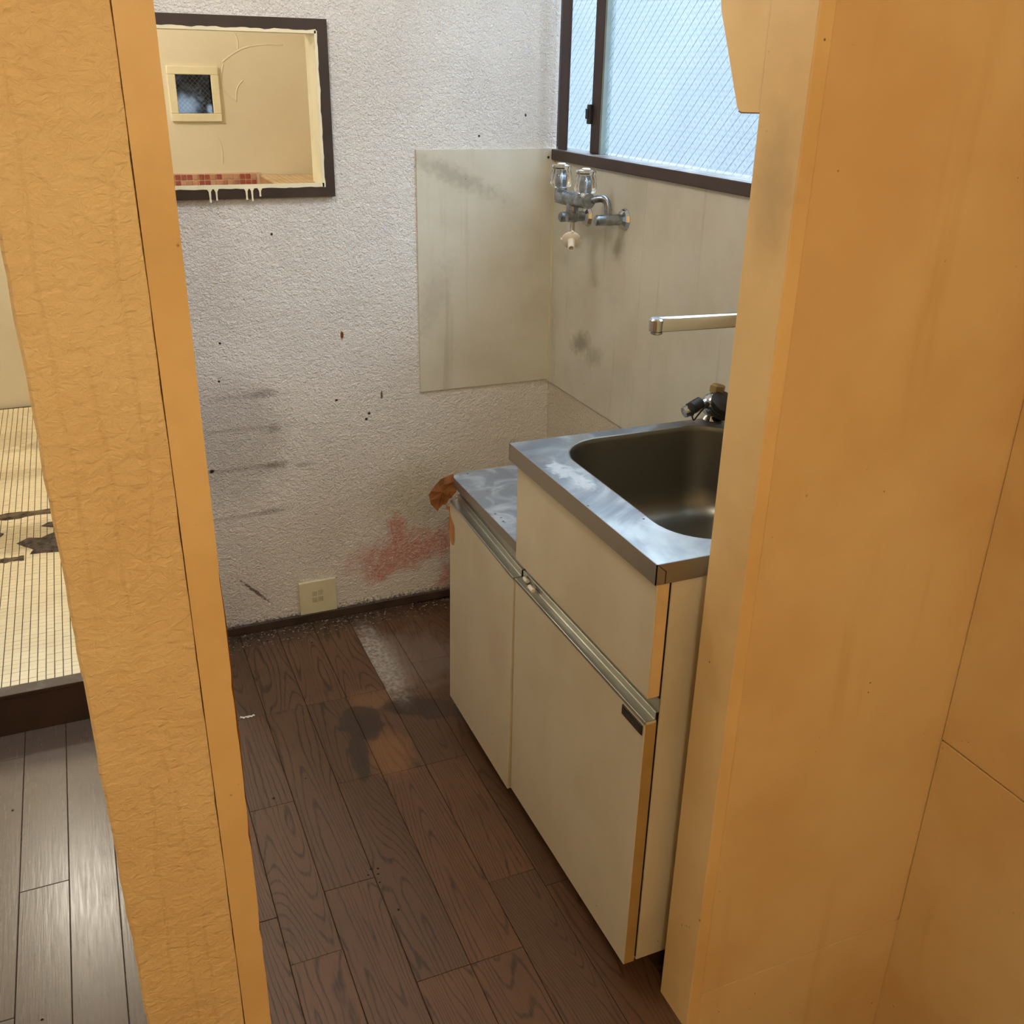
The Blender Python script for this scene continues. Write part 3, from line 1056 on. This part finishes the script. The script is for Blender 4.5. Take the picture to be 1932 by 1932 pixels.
# ------------------------------------------------------------------ the big window
w1 = shell('window_1', 'wide window with pressed frosted wired glass and brown frame over the sink')
XG = 1.246
B(1.205, 1.2115, 2.457, 2.5035, 1.298, WZ1 - .001, bev=.0015).done('jamb', MT['sash'], w1)
B(1.213, 1.281, 2.598, WY1, 1.298, WZ1, bev=.002).done('jamb', MT['sash'], w1)
B(1.204, 1.286, WY0, WY0 + .045, 1.298, WZ1, bev=.002).done('jamb', MT['sash'], w1)
B(1.213, 1.286, WY0 + .045, 2.598, WZ1 - .045, WZ1, bev=.002).done('head', MT['sash'], w1)
B(1.196, 1.211, WY0 - .02, YB - .001, 1.270, 1.297, bev=.0025).done('sill', MT['sill'], w1, label='dusty dark brown window sill')
B(1.2105, 1.286, WY0, WY1, 1.276, 1.297).done('sill', MT['sill'], w1)
# inner sash with the long pane, outer sash with the narrow one
PY0, PY1, PZ0, PZ1 = WY0 + .045, 2.318, 1.2975, WZ1 - .045
s1 = B(1.232, 1.258, 2.325, 2.372, PZ0, PZ1, bev=.002).done('sash_stile', MT['sash'], w1)
B(1.2335, 1.2565, 2.316, 2.3255, PZ0, PZ1).done('glazing_bead', MT['bead'], w1, label='grey green glazing bead')
pa = B(XG, XG + .004, PY0, 2.3165, PZ0, PZ1).done('pane', MT['pane'], w1)
B(1.2645, 1.290, 2.386, 2.428, PZ0, PZ1, bev=.002).done('sash_stile', MT['sash'], w1)
pb = B(1.274, 1.278, 2.427, 2.5985, PZ0, PZ1).done('pane', MT['pane'], w1)
MB().box(1.222, 1.233, 2.362, 2.378, 1.366, 1.412, bev=.002).box(1.216, 1.226, 2.366, 2.374, 1.378, 1.402, bev=.0015).done('latch', MT['black'], s1, label='black sash latch')


def wires(parent, X, y0, y1, z0, z1, pitch, slope):
    mb = MB()
    for sg in (1, -1):
        c = z0 - abs(slope) * (y1 - y0)
        while c < z1 + abs(slope) * (y1 - y0):
            # z = c + sg*slope*(y - y0)
            s_ = sg * slope
            ya, yb = y0, y1
            t0, t1 = sorted(((z0 - c) / s_ + y0, (z1 - c) / s_ + y0))
            ya, yb = max(ya, t0), min(yb, t1)
            if yb > ya + .003:
                mb.tube([(X, ya, c + s_ * (ya - y0)), (X, yb, c + s_ * (yb - y0))], .00036 if sg < 0 else .0002, seg=4, smooth=0)
            c += pitch
    mb.done('wire', MT['wire'], parent, kind='stuff')


wires(pa, XG - .0006, PY0, 2.316, PZ0, PZ1, .027, 0.88)
wires(pb, 1.2734, 2.428, 2.596, PZ0, PZ1, .027, 0.88)

# walls added outside both windows to tone the panes and hold back daylight
struct(B(3.1, 3.2, -3.0, 9.0, -1.0, 2.35), 'wall_light_screen', MT['screen_grey'], 'grey wall added behind the frosted window to tone down its pane')
struct(B(-2.3, -2.2, -3.0, 7.0, -1.0, 3.2), 'wall_light_screen', MT['screen_grey'], 'unseen grey wall added outside the side window to hold back its daylight')

# ------------------------------------------------------------------ splash panels
p1 = thing('splash_panel', (1.0, YB - .002, .66), 'smudged beige splash panel on the white back wall beside the corner', 'wall panel', 'beige splash panels')
m = MB().box(.817, XR - .002, YB - .005, YB, .662, 1.299, bev=.0008, seg=1)
m.done('sheet', MT['panel'], p1)
MB().cyl((1.187, YB - .0065, 1.276), (1.187, YB - .004, 1.276), .0035, seg=10).done('nail', MT['black'], p1)
p2 = thing('splash_panel', (XR - .002, 2.28, .66), 'beige splash panel behind the two-handle tap, next to the corner', 'wall panel', 'beige splash panels')
B(XR - .005, XR, 2.0315, YB - .006, .657, 1.271, bev=.0008, seg=1).done('sheet', MT['panel'], p2)
p3 = thing('splash_panel', (XR - .002, 1.5, .66), 'beige splash panel behind the sink, right of the panel joint', 'wall panel', 'beige splash panels')
B(XR - .006, XR - .001, YQ + .002, 2.0305, .657, 1.271, bev=.0008, seg=1).done('sheet', MT['panel'], p3)
struct(B(XR - .0085, XR - .0045, YB - .0085, YB - .0045, .657, 1.271), 'trim_3', MT['outlet'], 'thin cream corner bead between the two splash panels')

# cover plate near the floor
cp = thing('cover_plate', (.493, YB, .08), 'blank ivory cover plate low on the white back wall above the baseboard', 'cover plate')
B(.438, .546, YB - .009, YB, .027, .131, bev=.002).done('plate', MT['outlet'], cp)
for ax, az in ((.482, .092), (.499, .094), (.482, .072), (.499, .073)):
    B(ax - .007, ax + .007, YB - .0096, YB - .0086, az - .008, az + .008, bev=.0003, seg=1).done('mark', MT['outlet_mark'], cp)

# ------------------------------------------------------------------ sink cabinet
CX = .698
Y0, Y1 = 1.066, 1.577
sc = thing('sink_cabinet', (.95, 1.32, 0), 'ivory laminate sink cabinet with black name plate, standing right beside the jamb', 'cabinet', 'kitchen base cabinets')
B(.724, 1.19, Y0 + .001, Y0 + .016, .050, .8115, bev=.001, seg=1).done('side_panel', MT['cabinet'], sc)
B(.724, 1.19, Y1 - .016, Y1, .050, .8115, bev=.001, seg=1).done('side_panel', MT['cabinet'], sc)
B(.724, 1.19, Y0 + .016, Y1 - .016, .050, .066).done('bottom_panel', MT['cabinet'], sc)
B(1.178, 1.19, Y0 + .016, Y1 - .016, .066, .64).done('back_panel', MT['cabinet'], sc)
B(.775, 1.18, Y0 + .012, Y1, .0, .050).done('kick_board', MT['step'], sc)
B(.7230, .7245, Y0 + .003, Y1 - .002, .056, .81).done('gap_shade', MT['shadow_gap'], sc)  # black sheet that paints the shade in the gaps between fronts
fp = B(CX, .719, Y0, Y1 - .003, .6095, .8125, bev=.0012).done('front_panel', MT['cabinet'], sc)
B(CX + .0015, .7185, Y0 - .0008, Y0 + .0006, .611, .811).done('edge_band', MT['edge'], fp, label='yellowed bare edge of the front panel')
dr = B(CX, .719, Y0, Y1 - .004, .050, .5655, bev=.0012).done('door', MT['cabinet'], sc)
B(CX + .0015, .7185, Y0 - .0008, Y0 + .0006, .052, .5615).done('edge_band', MT['edge_dark'], dr, label='yellowed bare edge of the door')


def rail(parent, ya, yb, z, xf, tilt=0.0):
    """finger-pull profile along the top of a door"""
    pr = [(xf, z - .006), (xf, z - .0006), (xf + .0008, z), (xf + .0160, z), (xf + .0175, z + .0012), (xf + .0175, z + .013), (xf + .0185, z + .0140),
          (xf + .0230, z + .0140), (xf + .0230, z + .036), (xf + .0246, z + .036), (xf + .0246, z + .0122), (xf + .0192, z + .0122), (xf + .0192, z - .0016), (xf + .0022, z - .0016), (xf + .0022, z - .006)]
    mb = MB()
    mb.prism(pr, 'y', ya, yb)
    for v in mb.bm.verts:
        v.co.z += tilt * (v.co.y - ya)
    return mb


rl = rail(sc, Y0, Y1 - .004, .568, CX - .0003).done('handle_rail', MT['alu'], dr, label='long aluminium finger-pull rail')
pl = B(CX - .0022, CX + .0004, 1.0705, 1.134, .5395, .5575, bev=.0006, seg=1).done('name_plate', MT['plate'], dr, label='small black plate with worn illegible raised marks')
mk = MB()
yy = 1.1285
for wd in (.0055, .004, .0065, .005, .0045, .006, .0045, .0055):
    mk.box(CX - .0026, CX - .0020, yy - wd, yy, .5440 + random.uniform(0, .001), .5520 - random.uniform(0, .001))
    yy -= wd + .0015
mk.done('relief', MT['emboss'], dr, kind='stuff')
MB().cyl((.7065, 1.505, .5725), (.7065, 1.524, .5725), .0050, seg=14).cyl((.7110, 1.542, .5735), (.7110, 1.558, .5735), .0046, seg=14).done('door_catch', MT['white_plastic'], dr, label='white plastic door catch on the rail')

# sink worktop with deep pressed basin
sw = thing('sink_worktop', (.95, 1.32, .81), 'stainless steel sink top with a deep rounded basin, soap smears on its rim', 'sink')
ZS = .845


def rrect(x0, x1, y0, y1, r, n=10):
    pts = []
    for cx, cy, a0 in ((x1 - r, y1 - r, 0), (x0 + r, y1 - r, 90), (x0 + r, y0 + r, 180), (x1 - r, y0 + r, 270)):
        for i in range(n + 1):
            a = math.radians(a0 + 90 * i / n)
            pts.append((cx + r * math.cos(a), cy + r * math.sin(a)))
    return pts


WX0, WX1, WYa, WYb = .690, XR - .008, 1.059, 1.597
bx0, bx1, by0, by1 = .765, 1.140, 1.095, 1.563
ring0 = rrect(bx0, bx1, by0, by1, .095)
top = MB()


def to_outer(p):
    """corner-preserving push of a basin-rim point to the sheet's outline"""
    cx, cy = (bx0 + bx1) / 2, (by0 + by1) / 2
    dx, dy = (p[0] - cx) / ((bx1 - bx0) / 2), (p[1] - cy) / ((by1 - by0) / 2)
    m_ = max(abs(dx), abs(dy))
    dx, dy = dx / m_, dy / m_
    return (WX0 + .001 + (WX1 - WX0 - .002) * (dx + 1) / 2, WYa + .001 + (WYb - WYa - .002) * (dy + 1) / 2)


def loop(mb, pts, z):
    return [mb.bm.verts.new((x, y, z)) for x, y in pts]


def bridge(mb, a, b):
    n = len(a)
    for i in range(n):
        k = (i + 1) % n
        mb.bm.faces.new((a[i], a[k], b[k], b[i]))


outer = [to_outer(p) for p in ring0]
# snap the nearest point to each corner so that the outline is a true rectangle
for cx, cy in ((WX0 + .001, WYa + .001), (WX1 - .001, WYa + .001), (WX0 + .001, WYb - .001), (WX1 - .001, WYb - .001)):
    i = min(range(len(outer)), key=lambda q: (outer[q][0] - cx) ** 2 + (outer[q][1] - cy) ** 2)
    outer[i] = (cx, cy)
lo = loop(top, outer, ZS)
lr = loop(top, rrect(bx0 - .004, bx1 + .004, by0 - .004, by1 + .004, .099), ZS)
bridge(top, lo, lr)
lu = loop(top, outer, ZS - .0012)
lru = loop(top, rrect(bx0 - .004, bx1 + .004, by0 - .004, by1 + .004, .099), ZS - .0012)
bridge(top, lu, lru)
bridge(top, lo, lu)
top.done('sheet', MT['steel'], sw)
ap = MB()
ap.box(WX0, WX0 + .0015, WYa, WYb, .8115, ZS - .0003)
ap.box(WX0, WX1, WYa, WYa + .0015, .8115, ZS - .0003)
ap.box(WX0, WX1, WYb - .0015, WYb, .8115, ZS - .0003)
ap.box(WX1 - .0015, WX1, WYa, WYb, .8115, ZS - .0003)
ap.done('apron', MT['apron'], sw)
MB().prism([(.7055, .8120), (.7068, .8120), (.7068, .832), (.6925, .8442), (.6912, .8442), (.7055, .8315)], 'y', WYa - .0004, WYa + .0004).done('fold_seam', MT['shadow_gap'], sw)
MB().cyl((.945, WYa - .0018, .829), (.945, WYa, .829), .0045, seg=14).box(.942, .948, WYa - .0021, WYa - .0016, .8286, .8294).done('screw', MT['dull_chrome'], sw)
ba = MB()
loops = []
for ins, z, r in ((-.004, ZS, .099), (-.0015, ZS - .0006, .0965), (0, ZS - .003, .095), (.001, ZS - .010, .094), (.010, ZS - .120, .088), (.016, ZS - .150, .084),
                  (.028, ZS - .168, .074), (.045, ZS - .177, .06), (.075, ZS - .181, .045)):
    loops.append(loop(ba, rrect(bx0 + ins, bx1 - ins, by0 + ins, by1 - ins, r), z))
for a, b in zip(loops, loops[1:]):
    bridge(ba, a, b)
ba.bm.faces.new(loops[-1])
ba.done('basin', MT['basin'], sw, smooth=True)
MB().lathe([(.045, 0), (.045, .002), (.038, .0025), (.034, .0005)], (.955, 1.33, ZS - .1810), seg=28).done('drain', MT['dull_chrome'], sw, smooth=True)

# ------------------------------------------------------------------ stove cabinet (lower)
vc = thing('stove_cabinet', (.95, 1.77, 0), 'lower ivory stove cabinet with a torn brown corner and slightly sagging door', 'cabinet', 'kitchen base cabinets')
VY0, VY1 = 1.580, 1.953
B(.724, 1.19, VY0 + .001, VY0 + .016, .050, .615).done('side_panel', MT['cabinet'], vc)
B(.724, 1.19, VY1 - .016, VY1, .050, .615).done('side_panel', MT['cabinet'], vc)
B(.724, 1.19, VY0 + .016, VY1 - .016, .050, .066).done('bottom_panel', MT['cabinet'], vc)
B(.775, 1.18, VY0, VY1 - .01, .0, .050).done('kick_board', MT['step'], vc)
B(.7232, .7242, VY0 + .002, VY1 - .002, .056, .617).done('gap_shade', MT['shadow_gap'], vc)  # black sheet painting the shade around the lower door
# door hangs a little crooked: its foot stands proud
dm = MB().box(CX, .717, VY0 + .002, VY1, .040, .562, bev=.0012)
piv = Vector((CX, 0, .566))
for v in dm.bm.verts:
    t = (.566 - v.co.z) / .52
    k = (VY1 - v.co.y) / (VY1 - VY0)
    v.co.x -= .004 * t
    v.co.z += (.050 * (1 - t) + .022 * t) * (v.co.y - VY0)
vd = dm.done('door', MT['cabinet'], vc)
rail(vc, VY0 + .002, VY1 - .003, .5650, CX - .0003, .050).done('handle_rail', MT['alu'], vd, label='aluminium finger-pull rail of the lower door')
MB().prism([(1.948, .549), (1.922, .530), (1.919, .497), (1.925, .480), (1.938, .4755), (1.9525, .4845), (1.9528, .549)], 'x', CX - .0016, CX + .001).done('bare_chipboard', MT['kraft'], vd, label='patch of bare brown board where the laminate has split off')

vt = thing('stove_worktop', (.95, 1.77, .61), 'lower stained grey stainless top of the stove cabinet with a rounded far corner', 'worktop')
r = .03
pts = [(.700, 1.5785), (1.205, 1.5785), (1.205, 1.957)] + [(.700 + r - r * math.sin(a), 1.957 - r + r * math.cos(a)) for a in (math.radians(9 * i) for i in range(11))]
MB().prism(pts, 'z', .642, .6455).done('sheet', MT['stove_top'], vt)
pts2 = [(x + .0006, y) for x, y in pts]
am = MB()
am.box(.6995, .701, 1.5785, 1.957 - r, .624, .6448)
prev = None
arc = [(.700 + r - r * math.sin(a), 1.957 - r + r * math.cos(a)) for a in (math.radians(9 * i) for i in range(11))]
for (xa, ya), (xb, yb) in zip(arc, arc[1:]):
    am._add([(xa, ya, .624), (xb, yb, .624), (xb, yb, .6448), (xa, ya, .6448)], [(0, 1, 2, 3)])
am.box(.73, 1.205, 1.9555, 1.957, .624, .6448)
am.done('apron', MT['apron'], vt)

# torn corner: curled flap of brown board hanging off the far end
fl = MB()
outline = [(.716, .600, .0), (.7135, .622, .004), (.712, .640, .010), (.690, .638, .004), (.676, .637, -.004), (.661, .627, -.010), (.649, .616, -.014), (.643, .608, -.016),
           (.647, .594, -.012), (.651, .580, -.006), (.660, .569, -.002), (.669, .559, -.004), (.6705, .566, -.004), (.683, .572, .000), (.690, .569, .002), (.699, .583, .003), (.704, .585, .002)]
outline = [(x, z, y) for x, z, y in outline]
nO = len(outline)
cxf, czf = .682, .603
front = [fl.bm.verts.new((x, 1.957 + y, z)) for x, z, y in outline]
mid = [fl.bm.verts.new((cxf + (x - cxf) * .5, 1.957 + y * .4 + .003 * math.sin(i * 1.9), czf + (z - czf) * .5)) for i, (x, z, y) in enumerate(outline)]
cen = fl.bm.verts.new((cxf, 1.9575, czf))
for i in range(nO):
    k = (i + 1) % nO
    fl.bm.faces.new((front[i], front[k], mid[k], mid[i]))
    fl.bm.faces.new((mid[i], mid[k], cen))
bmesh.ops.solidify(fl.bm, geom=list(fl.bm.faces), thickness=.0012)
fl.done('torn_flap', MT['kraft'], vc, label='torn brown fibreboard flap curling off the far corner')
MB().prism([(.690, .56), (.6975, .556), (.6975, .535), (.694, .52), (.6965, .50), (.6985, .49), (.6985, .565), (.69, .57)], 'y', 1.954, 1.9565).done('torn_strip', MT['kraft'], vc)
MB().tube([(.712, 1.957, .642), (.718, 1.960, .655), (.726, 1.962, .668)], .0006, seg=5).done('loose_fibre', MT['kraft'], vc)

# ------------------------------------------------------------------ washing machine tap on the right wall
wt = thing('washer_tap', (XR - .005, 2.22, 1.16), 'two-handle wall tap with clear fluted knobs and a white hose nipple, under the window', 'tap')
XT, YA, YBk = 1.120, 2.168, 2.300
YR, YL, ZR, ZL = 2.122, 2.314, 1.166, 1.150
for ye, ze in ((YR, ZR), (YL, ZL)):
    MB().lathe([(.026, 0), (.026, .002), (.022, .009), (.013, .014)], (XR - .005, ye, ze), (-1, 0, 0), seg=10).done('escutcheon', MT['chrome'], wt)
    am = MB()
    am.cyl((XR - .017, ye, ze), (1.128, ye, ze), .0125)
    am.cyl((1.1285, ye, ze), (1.1265, ye, ze), .0095)
    yb_ = YA if ye == YR else YBk
    am.tube([(1.160, ye, ze), (1.160, ye + (.002 if ye == YR else -.002), ze + .040), (1.148, ye + (yb_ - ye) * .3, ze + .050),
             (1.126, ye + (yb_ - ye) * .75, 1.206), (1.122, yb_, 1.206)], .0088, seg=14)
    am.done('supply_arm', MT['dull_chrome'], wt, smooth=True)
bd = MB()
bd.tube([(XT, YA - .020, 1.207), (XT, YA + .04, 1.204), (XT, YBk - .03, 1.202), (XT, YBk, 1.202)], .0178, seg=18, smooth=1)
bd.lathe([(.017, 0), (.0185, .006), (.0185, .010), (.015, .016)], (XT, YA, 1.208), (0, 0, 1))
bd.cyl((XT, YBk, 1.188), (XT, YBk, 1.222), .0155)
bd.cyl((XT, 2.232, 1.20), (XT, 2.232, 1.150), .0150)
bd.lathe([(.0150, 0), (.0175, .002), (.0175, .008), (.0165, .018), (.013, .022)], (XT, 2.232, 1.174), (0, 0, -1))
bd.done('body', MT['dull_chrome'], wt, smooth=True)
MB().cyl((XT, YA - .0215, 1.210), (XT, YA - .0185, 1.210), .0158).done('joint_ring', MT['dull_chrome'], wt)
MB().ball((XT - .012, YA - .012, 1.220), .0065, (.8, .8, 1)).done('index_button', MT['white_plastic'], wt, smooth=True)
for yk, zk in ((YA, 1.223), (YBk, 1.224)):
    kn = MB()
    kn.lathe([(.019, 0), (.023, .002), (.0262, .010), (.0265, .018), (.0240, .034), (.0218, .042), (.0228, .045), (.0232, .048), (.0215, .052), (.012, .0535)],
             (XT, yk, zk), seg=80, flute=10, amp=.035)
    ko = kn.done('knob', MT['crystal'], wt, smooth=True)
    MB().lathe([(.009, 0), (.009, .026), (.006, .030), (.006, .040)], (XT, yk, zk + .001), seg=14).done('stem', MT['dull_chrome'], ko, smooth=True)
    MB().lathe([(.0105, 0), (.0105, .0025), (.008, .004)], (XT, yk, zk + .0525), seg=18).done('cap', MT['white_plastic'], ko, smooth=True)
ax = Vector((-.36, -.80, -.48)).normalized()
nd = Vector((XT, 2.232, 1.118))
ot = MB()
ot.tube([(XT, 2.232, 1.155), (XT, 2.232, 1.132), tuple(nd + ax * .004), tuple(nd + ax * .014)], .0078, seg=14, smooth=2)
ot.done('outlet', MT['chrome'], wt, smooth=True)
hn = MB()
hn.lathe([(.018, 0), (.0235, .0015), (.0235, .006), (.020, .0085), (.010, .0095), (.0085, .013), (.0085, .035), (.0075, .0365), (.0055, .0362), (.0052, .018)],
         nd + ax * .010 + Vector((0, 0, -.004)), ax, seg=26)
u = ax.orthogonal().normalized()
v_ = ax.cross(u)
for i in range(4):
    t = math.pi / 4 + i * math.pi / 2
    c = nd + ax * .0135 + Vector((0, 0, -.004)) + (u * math.cos(t) + v_ * math.sin(t)) * .0235
    hn.ball(c, .0042, seg=10)
hn.done('hose_nipple', MT['white_plastic'], wt, smooth=True, label='white plastic hose nipple with a round collar')

# ------------------------------------------------------------------ sink tap: wall body, long flat swivel spout
kt = thing('sink_tap', (XR - .005, 1.30, 1.05), 'chrome wall tap whose long flat spout reaches over the sink basin', 'tap')
ZK = 1.129
spm = MB()
spm.box(.812, 1.142, 1.291, 1.309, ZK - .013, ZK + .009, bev=.003)
for v in spm.bm.verts:
    v.co.z -= .020 * (v.co.x - .812)
spm.lathe([(.007, -.013), (.0105, -.011), (.0115, .006), (.009, .0085)], (.806, 1.30, ZK), (0, 0, 1), seg=22)
spo = spm.done('spout', MT['chrome'], kt, smooth=True)
MB().lathe([(.009, 0), (.0095, .003), (.008, .0042)], (.808, 1.30, ZK - .0125), (0, 0, -1), seg=20).done('aerator', MT['dull_chrome'], spo, smooth=True)
kb = MB()
kb.lathe([(.013, 0), (.015, .004), (.015, .05), (.011, .056)], (1.15, 1.30, ZK - .05), seg=22)
kb.cyl((1.15, 1.225, ZK - .062), (1.15, 1.375, ZK - .062), .019)
for yy in (1.225, 1.375):
    kb.tube([(XR - .015, yy, ZK - .085), (1.175, yy, ZK - .085), (1.152, yy, ZK - .080), (1.15, yy + (.01 if yy < 1.3 else -.01), ZK - .064)], .010, seg=14)
kb.done('body', MT['chrome'], kt, smooth=True)
for yy in (1.225, 1.375):
    MB().lathe([(.025, 0), (.025, .002), (.020, .009), (.011, .013)], (XR - .005, yy, ZK - .085), (-1, 0, 0), seg=20).done('escutcheon', MT['chrome'], kt)
    s_ = -1 if yy < 1.3 else 1
    MB().lathe([(.016, 0), (.021, .006), (.019, .03), (.012, .034)], (1.15, yy + .002 * s_, ZK - .062), (0, s_, 0), seg=40, flute=8, amp=.05).done('handle', MT['chrome'], kt, smooth=True)

# ------------------------------------------------------------------ gas cock on the back deck of the sink
gc = thing('gas_cock', (1.14, 1.575, ZS), 'chrome gas cock with black knob and tethered rubber cap on the sink deck', 'gas valve')
gb = MB()
gb.lathe([(.020, 0), (.022, .003), (.017, .010), (.014, .016)], (1.145, 1.577, ZS), seg=22)
gb.ball((1.145, 1.577, ZS + .032), .027, (1, 1, .95), seg=24)
gb.done('body', MT['chrome'], gc, smooth=True)
MB().lathe([(.014, 0), (.016, .002), (.016, .014), (.012, .017)], (1.152, 1.582, ZS + .055), (.15, .05, 1), seg=6).done('hex_nut', MT['brass'], gc)
kn = MB()
ka = Vector((.10, -.55, .80)).normalized()
kn.lathe([(.022, 0), (.0285, .002), (.029, .006), (.027, .0075), (.029, .009), (.029, .013), (.027, .0145), (.029, .016), (.0285, .027), (.024, .031), (.010, .0315)],
         Vector((1.152, 1.569, ZS + .022)), ka, seg=28)
kn.done('knob', MT['black'], gc, smooth=True)
p0 = Vector((1.128, 1.577, ZS + .040))
d = Vector((-.93, 0, -.30)).normalized()
nz_ = MB()
nz_.cyl(p0, p0 + d * .020, .0085)
nz_.lathe([(.0075, .02), (.0115, .022), (.0115, .052), (.0108, .0555), (.0085, .0562)], p0, d, seg=22)
nz_.done('nozzle', MT['chrome'], gc, smooth=True)
MB().cyl(p0 + Vector((-.022, -.010, .004)), p0 + Vector((-.046, -.014, -.004)), .0125, seg=20).done('rubber_cap', MT['black'], gc, smooth=True)
rg = MB()
pc = p0 + d * .042
uu = d.orthogonal().normalized()
ww = d.cross(uu)
rg.tube([tuple(pc + (uu * math.cos(t) + ww * math.sin(t)) * .0128) for t in (2 * math.pi * i / 16 for i in range(17))], .0016, seg=8, smooth=0)
rg.tube([tuple(pc + Vector((0, -.011, -.010))), tuple(pc + Vector((.003, -.013, -.020))), tuple(pc + Vector((.012, -.013, -.008))), tuple(p0 + Vector((-.012, -.012, -.006)))], .0016, seg=8)
rg.done('tether', MT['black'], gc, smooth=True)

gc.location += Vector((-.014, .004, 0))

# ------------------------------------------------------------------ hanging cupboard on the back of the partition
hc = thing('wall_cupboard', (.98, YQ, 1.442), 'cream hanging cupboard with a slanted end panel behind the top of the right jamb', 'cupboard')
prof = [(YQ + .001, 1.4425), (1.073, 1.4415), (1.078, 1.443), (1.083, 1.447), (1.128, 1.538), (1.136, 1.553), (1.141, 1.572), (1.150, 1.72), (1.150, 2.00), (YQ + .001, 2.00)]
MB().prism(prof, 'x', .762, .780).done('end_panel', MT['jamb'], hc)
MB().prism(prof, 'x', 1.19, 1.208).done('end_panel', MT['jamb'], hc)
m = MB()
m.box(.780, 1.19, YQ + .001, 1.072, 1.4425, 1.456)
m.done('bottom_board', MT['jamb'], hc)
fpz = prof[3:8]
m = MB()
q = [(a - .010, b) for a, b in fpz]
m.prism(fpz + q[::-1], 'x', .780, 1.19)
m.done('slanted_front', MT['jamb'], hc)
B(.780, 1.19, 1.135, 1.150, 1.72, 2.00).done('door', MT['jamb'], hc)
MB().prism([(YQ + .001, 1.4415), (1.073, 1.4405), (1.0785, 1.4422), (1.0785, 1.4434), (1.073, 1.442), (YQ + .001, 1.443)], 'x', .7612, .7808).done('worn_edge', MT['rust'], hc, label='worn brown lower edge of the end panel')

# ------------------------------------------------------------------ dirt that lies about
sp = thing('paper_scrap', (.214, 2.118, 0), 'tiny white paper scrap on the planks beside the left pillar', 'scrap')
m = MB()
for i in range(6):
    m.chip((.200 + i * .006 + random.uniform(-.002, .002), 2.118 + random.uniform(-.004, .004), .0004), .006, .3)
m.done('flake', MT['white_scrap'], sp, kind='stuff')
m = MB()
for i in range(150):
    x = random.uniform(.2, .92)
    yq = YB - .012 - abs(random.gauss(0, .035))
    m.chip((x, yq, .0004), random.uniform(.001, .0042), .5)
n_pale = len(m.bm.faces)
for i in range(170):
    x = random.choice((random.uniform(.2, .92), random.gauss(.30, .06), random.gauss(.62, .08)))
    x = min(.93, max(.18, x))
    if random.random() < .5:
        m.chip((x, YB - random.uniform(.004, .009), .0258), random.uniform(.001, .0035), .8)
    else:
        m.chip((x, YB - .013 - abs(random.gauss(0, .03)), .0004), random.uniform(.001, .005), .5)
for (x, yq) in ((.362, 1.503), (.375, 1.50), (.352, 1.49), (.382, 1.381), (.368, 1.462), (.371, 1.485), (-.247, 1.378), (-.31, 1.96), (.22, 1.79), (.30, 1.83)):
    m.chip((x, yq, .0004), random.uniform(.003, .005), .5)
o = m.done('crumbs', MT['crumb'], None, kind='stuff')
o['label'] = 'dark dirt and pale plaster crumbs scattered along the baseboard and on the planks'
o.data.materials.append(MT['mould'])
o.data.polygons.foreach_set('material_index', [0 if i < n_pale else 1 for i in range(len(o.data.polygons))])

# ------------------------------------------------------------------ hall and bathroom lamps, plus the added kitchenette lamp (all outside the view)
for nm, lp, lab, zc in (('ceiling_lamp', HALL, 'globe ceiling lamp of the hall behind the viewer', ZC), ('ceiling_lamp', KITCH_FILL, 'unseen ceiling lamp added in the kitchenette to brighten the back wall', ZC), ('ceiling_lamp', BATH, 'globe ceiling lamp of the bathroom', 2.25)):
    t = thing(nm, (lp.location.x, lp.location.y, zc), lab, 'lamp')
    MB().lathe([(.05, 0), (.05, .015), (.03, .03), (.018, .034)], (lp.location.x, lp.location.y, zc), (0, 0, -1), seg=24).done('canopy', MT['white_plastic'], t, smooth=True)
    if zc - .034 - (lp.location.z + .03) > .005:
        MB().cyl((lp.location.x, lp.location.y, zc - .03), (lp.location.x, lp.location.y, lp.location.z + .12), .008).done('rod', MT['white_plastic'], t)
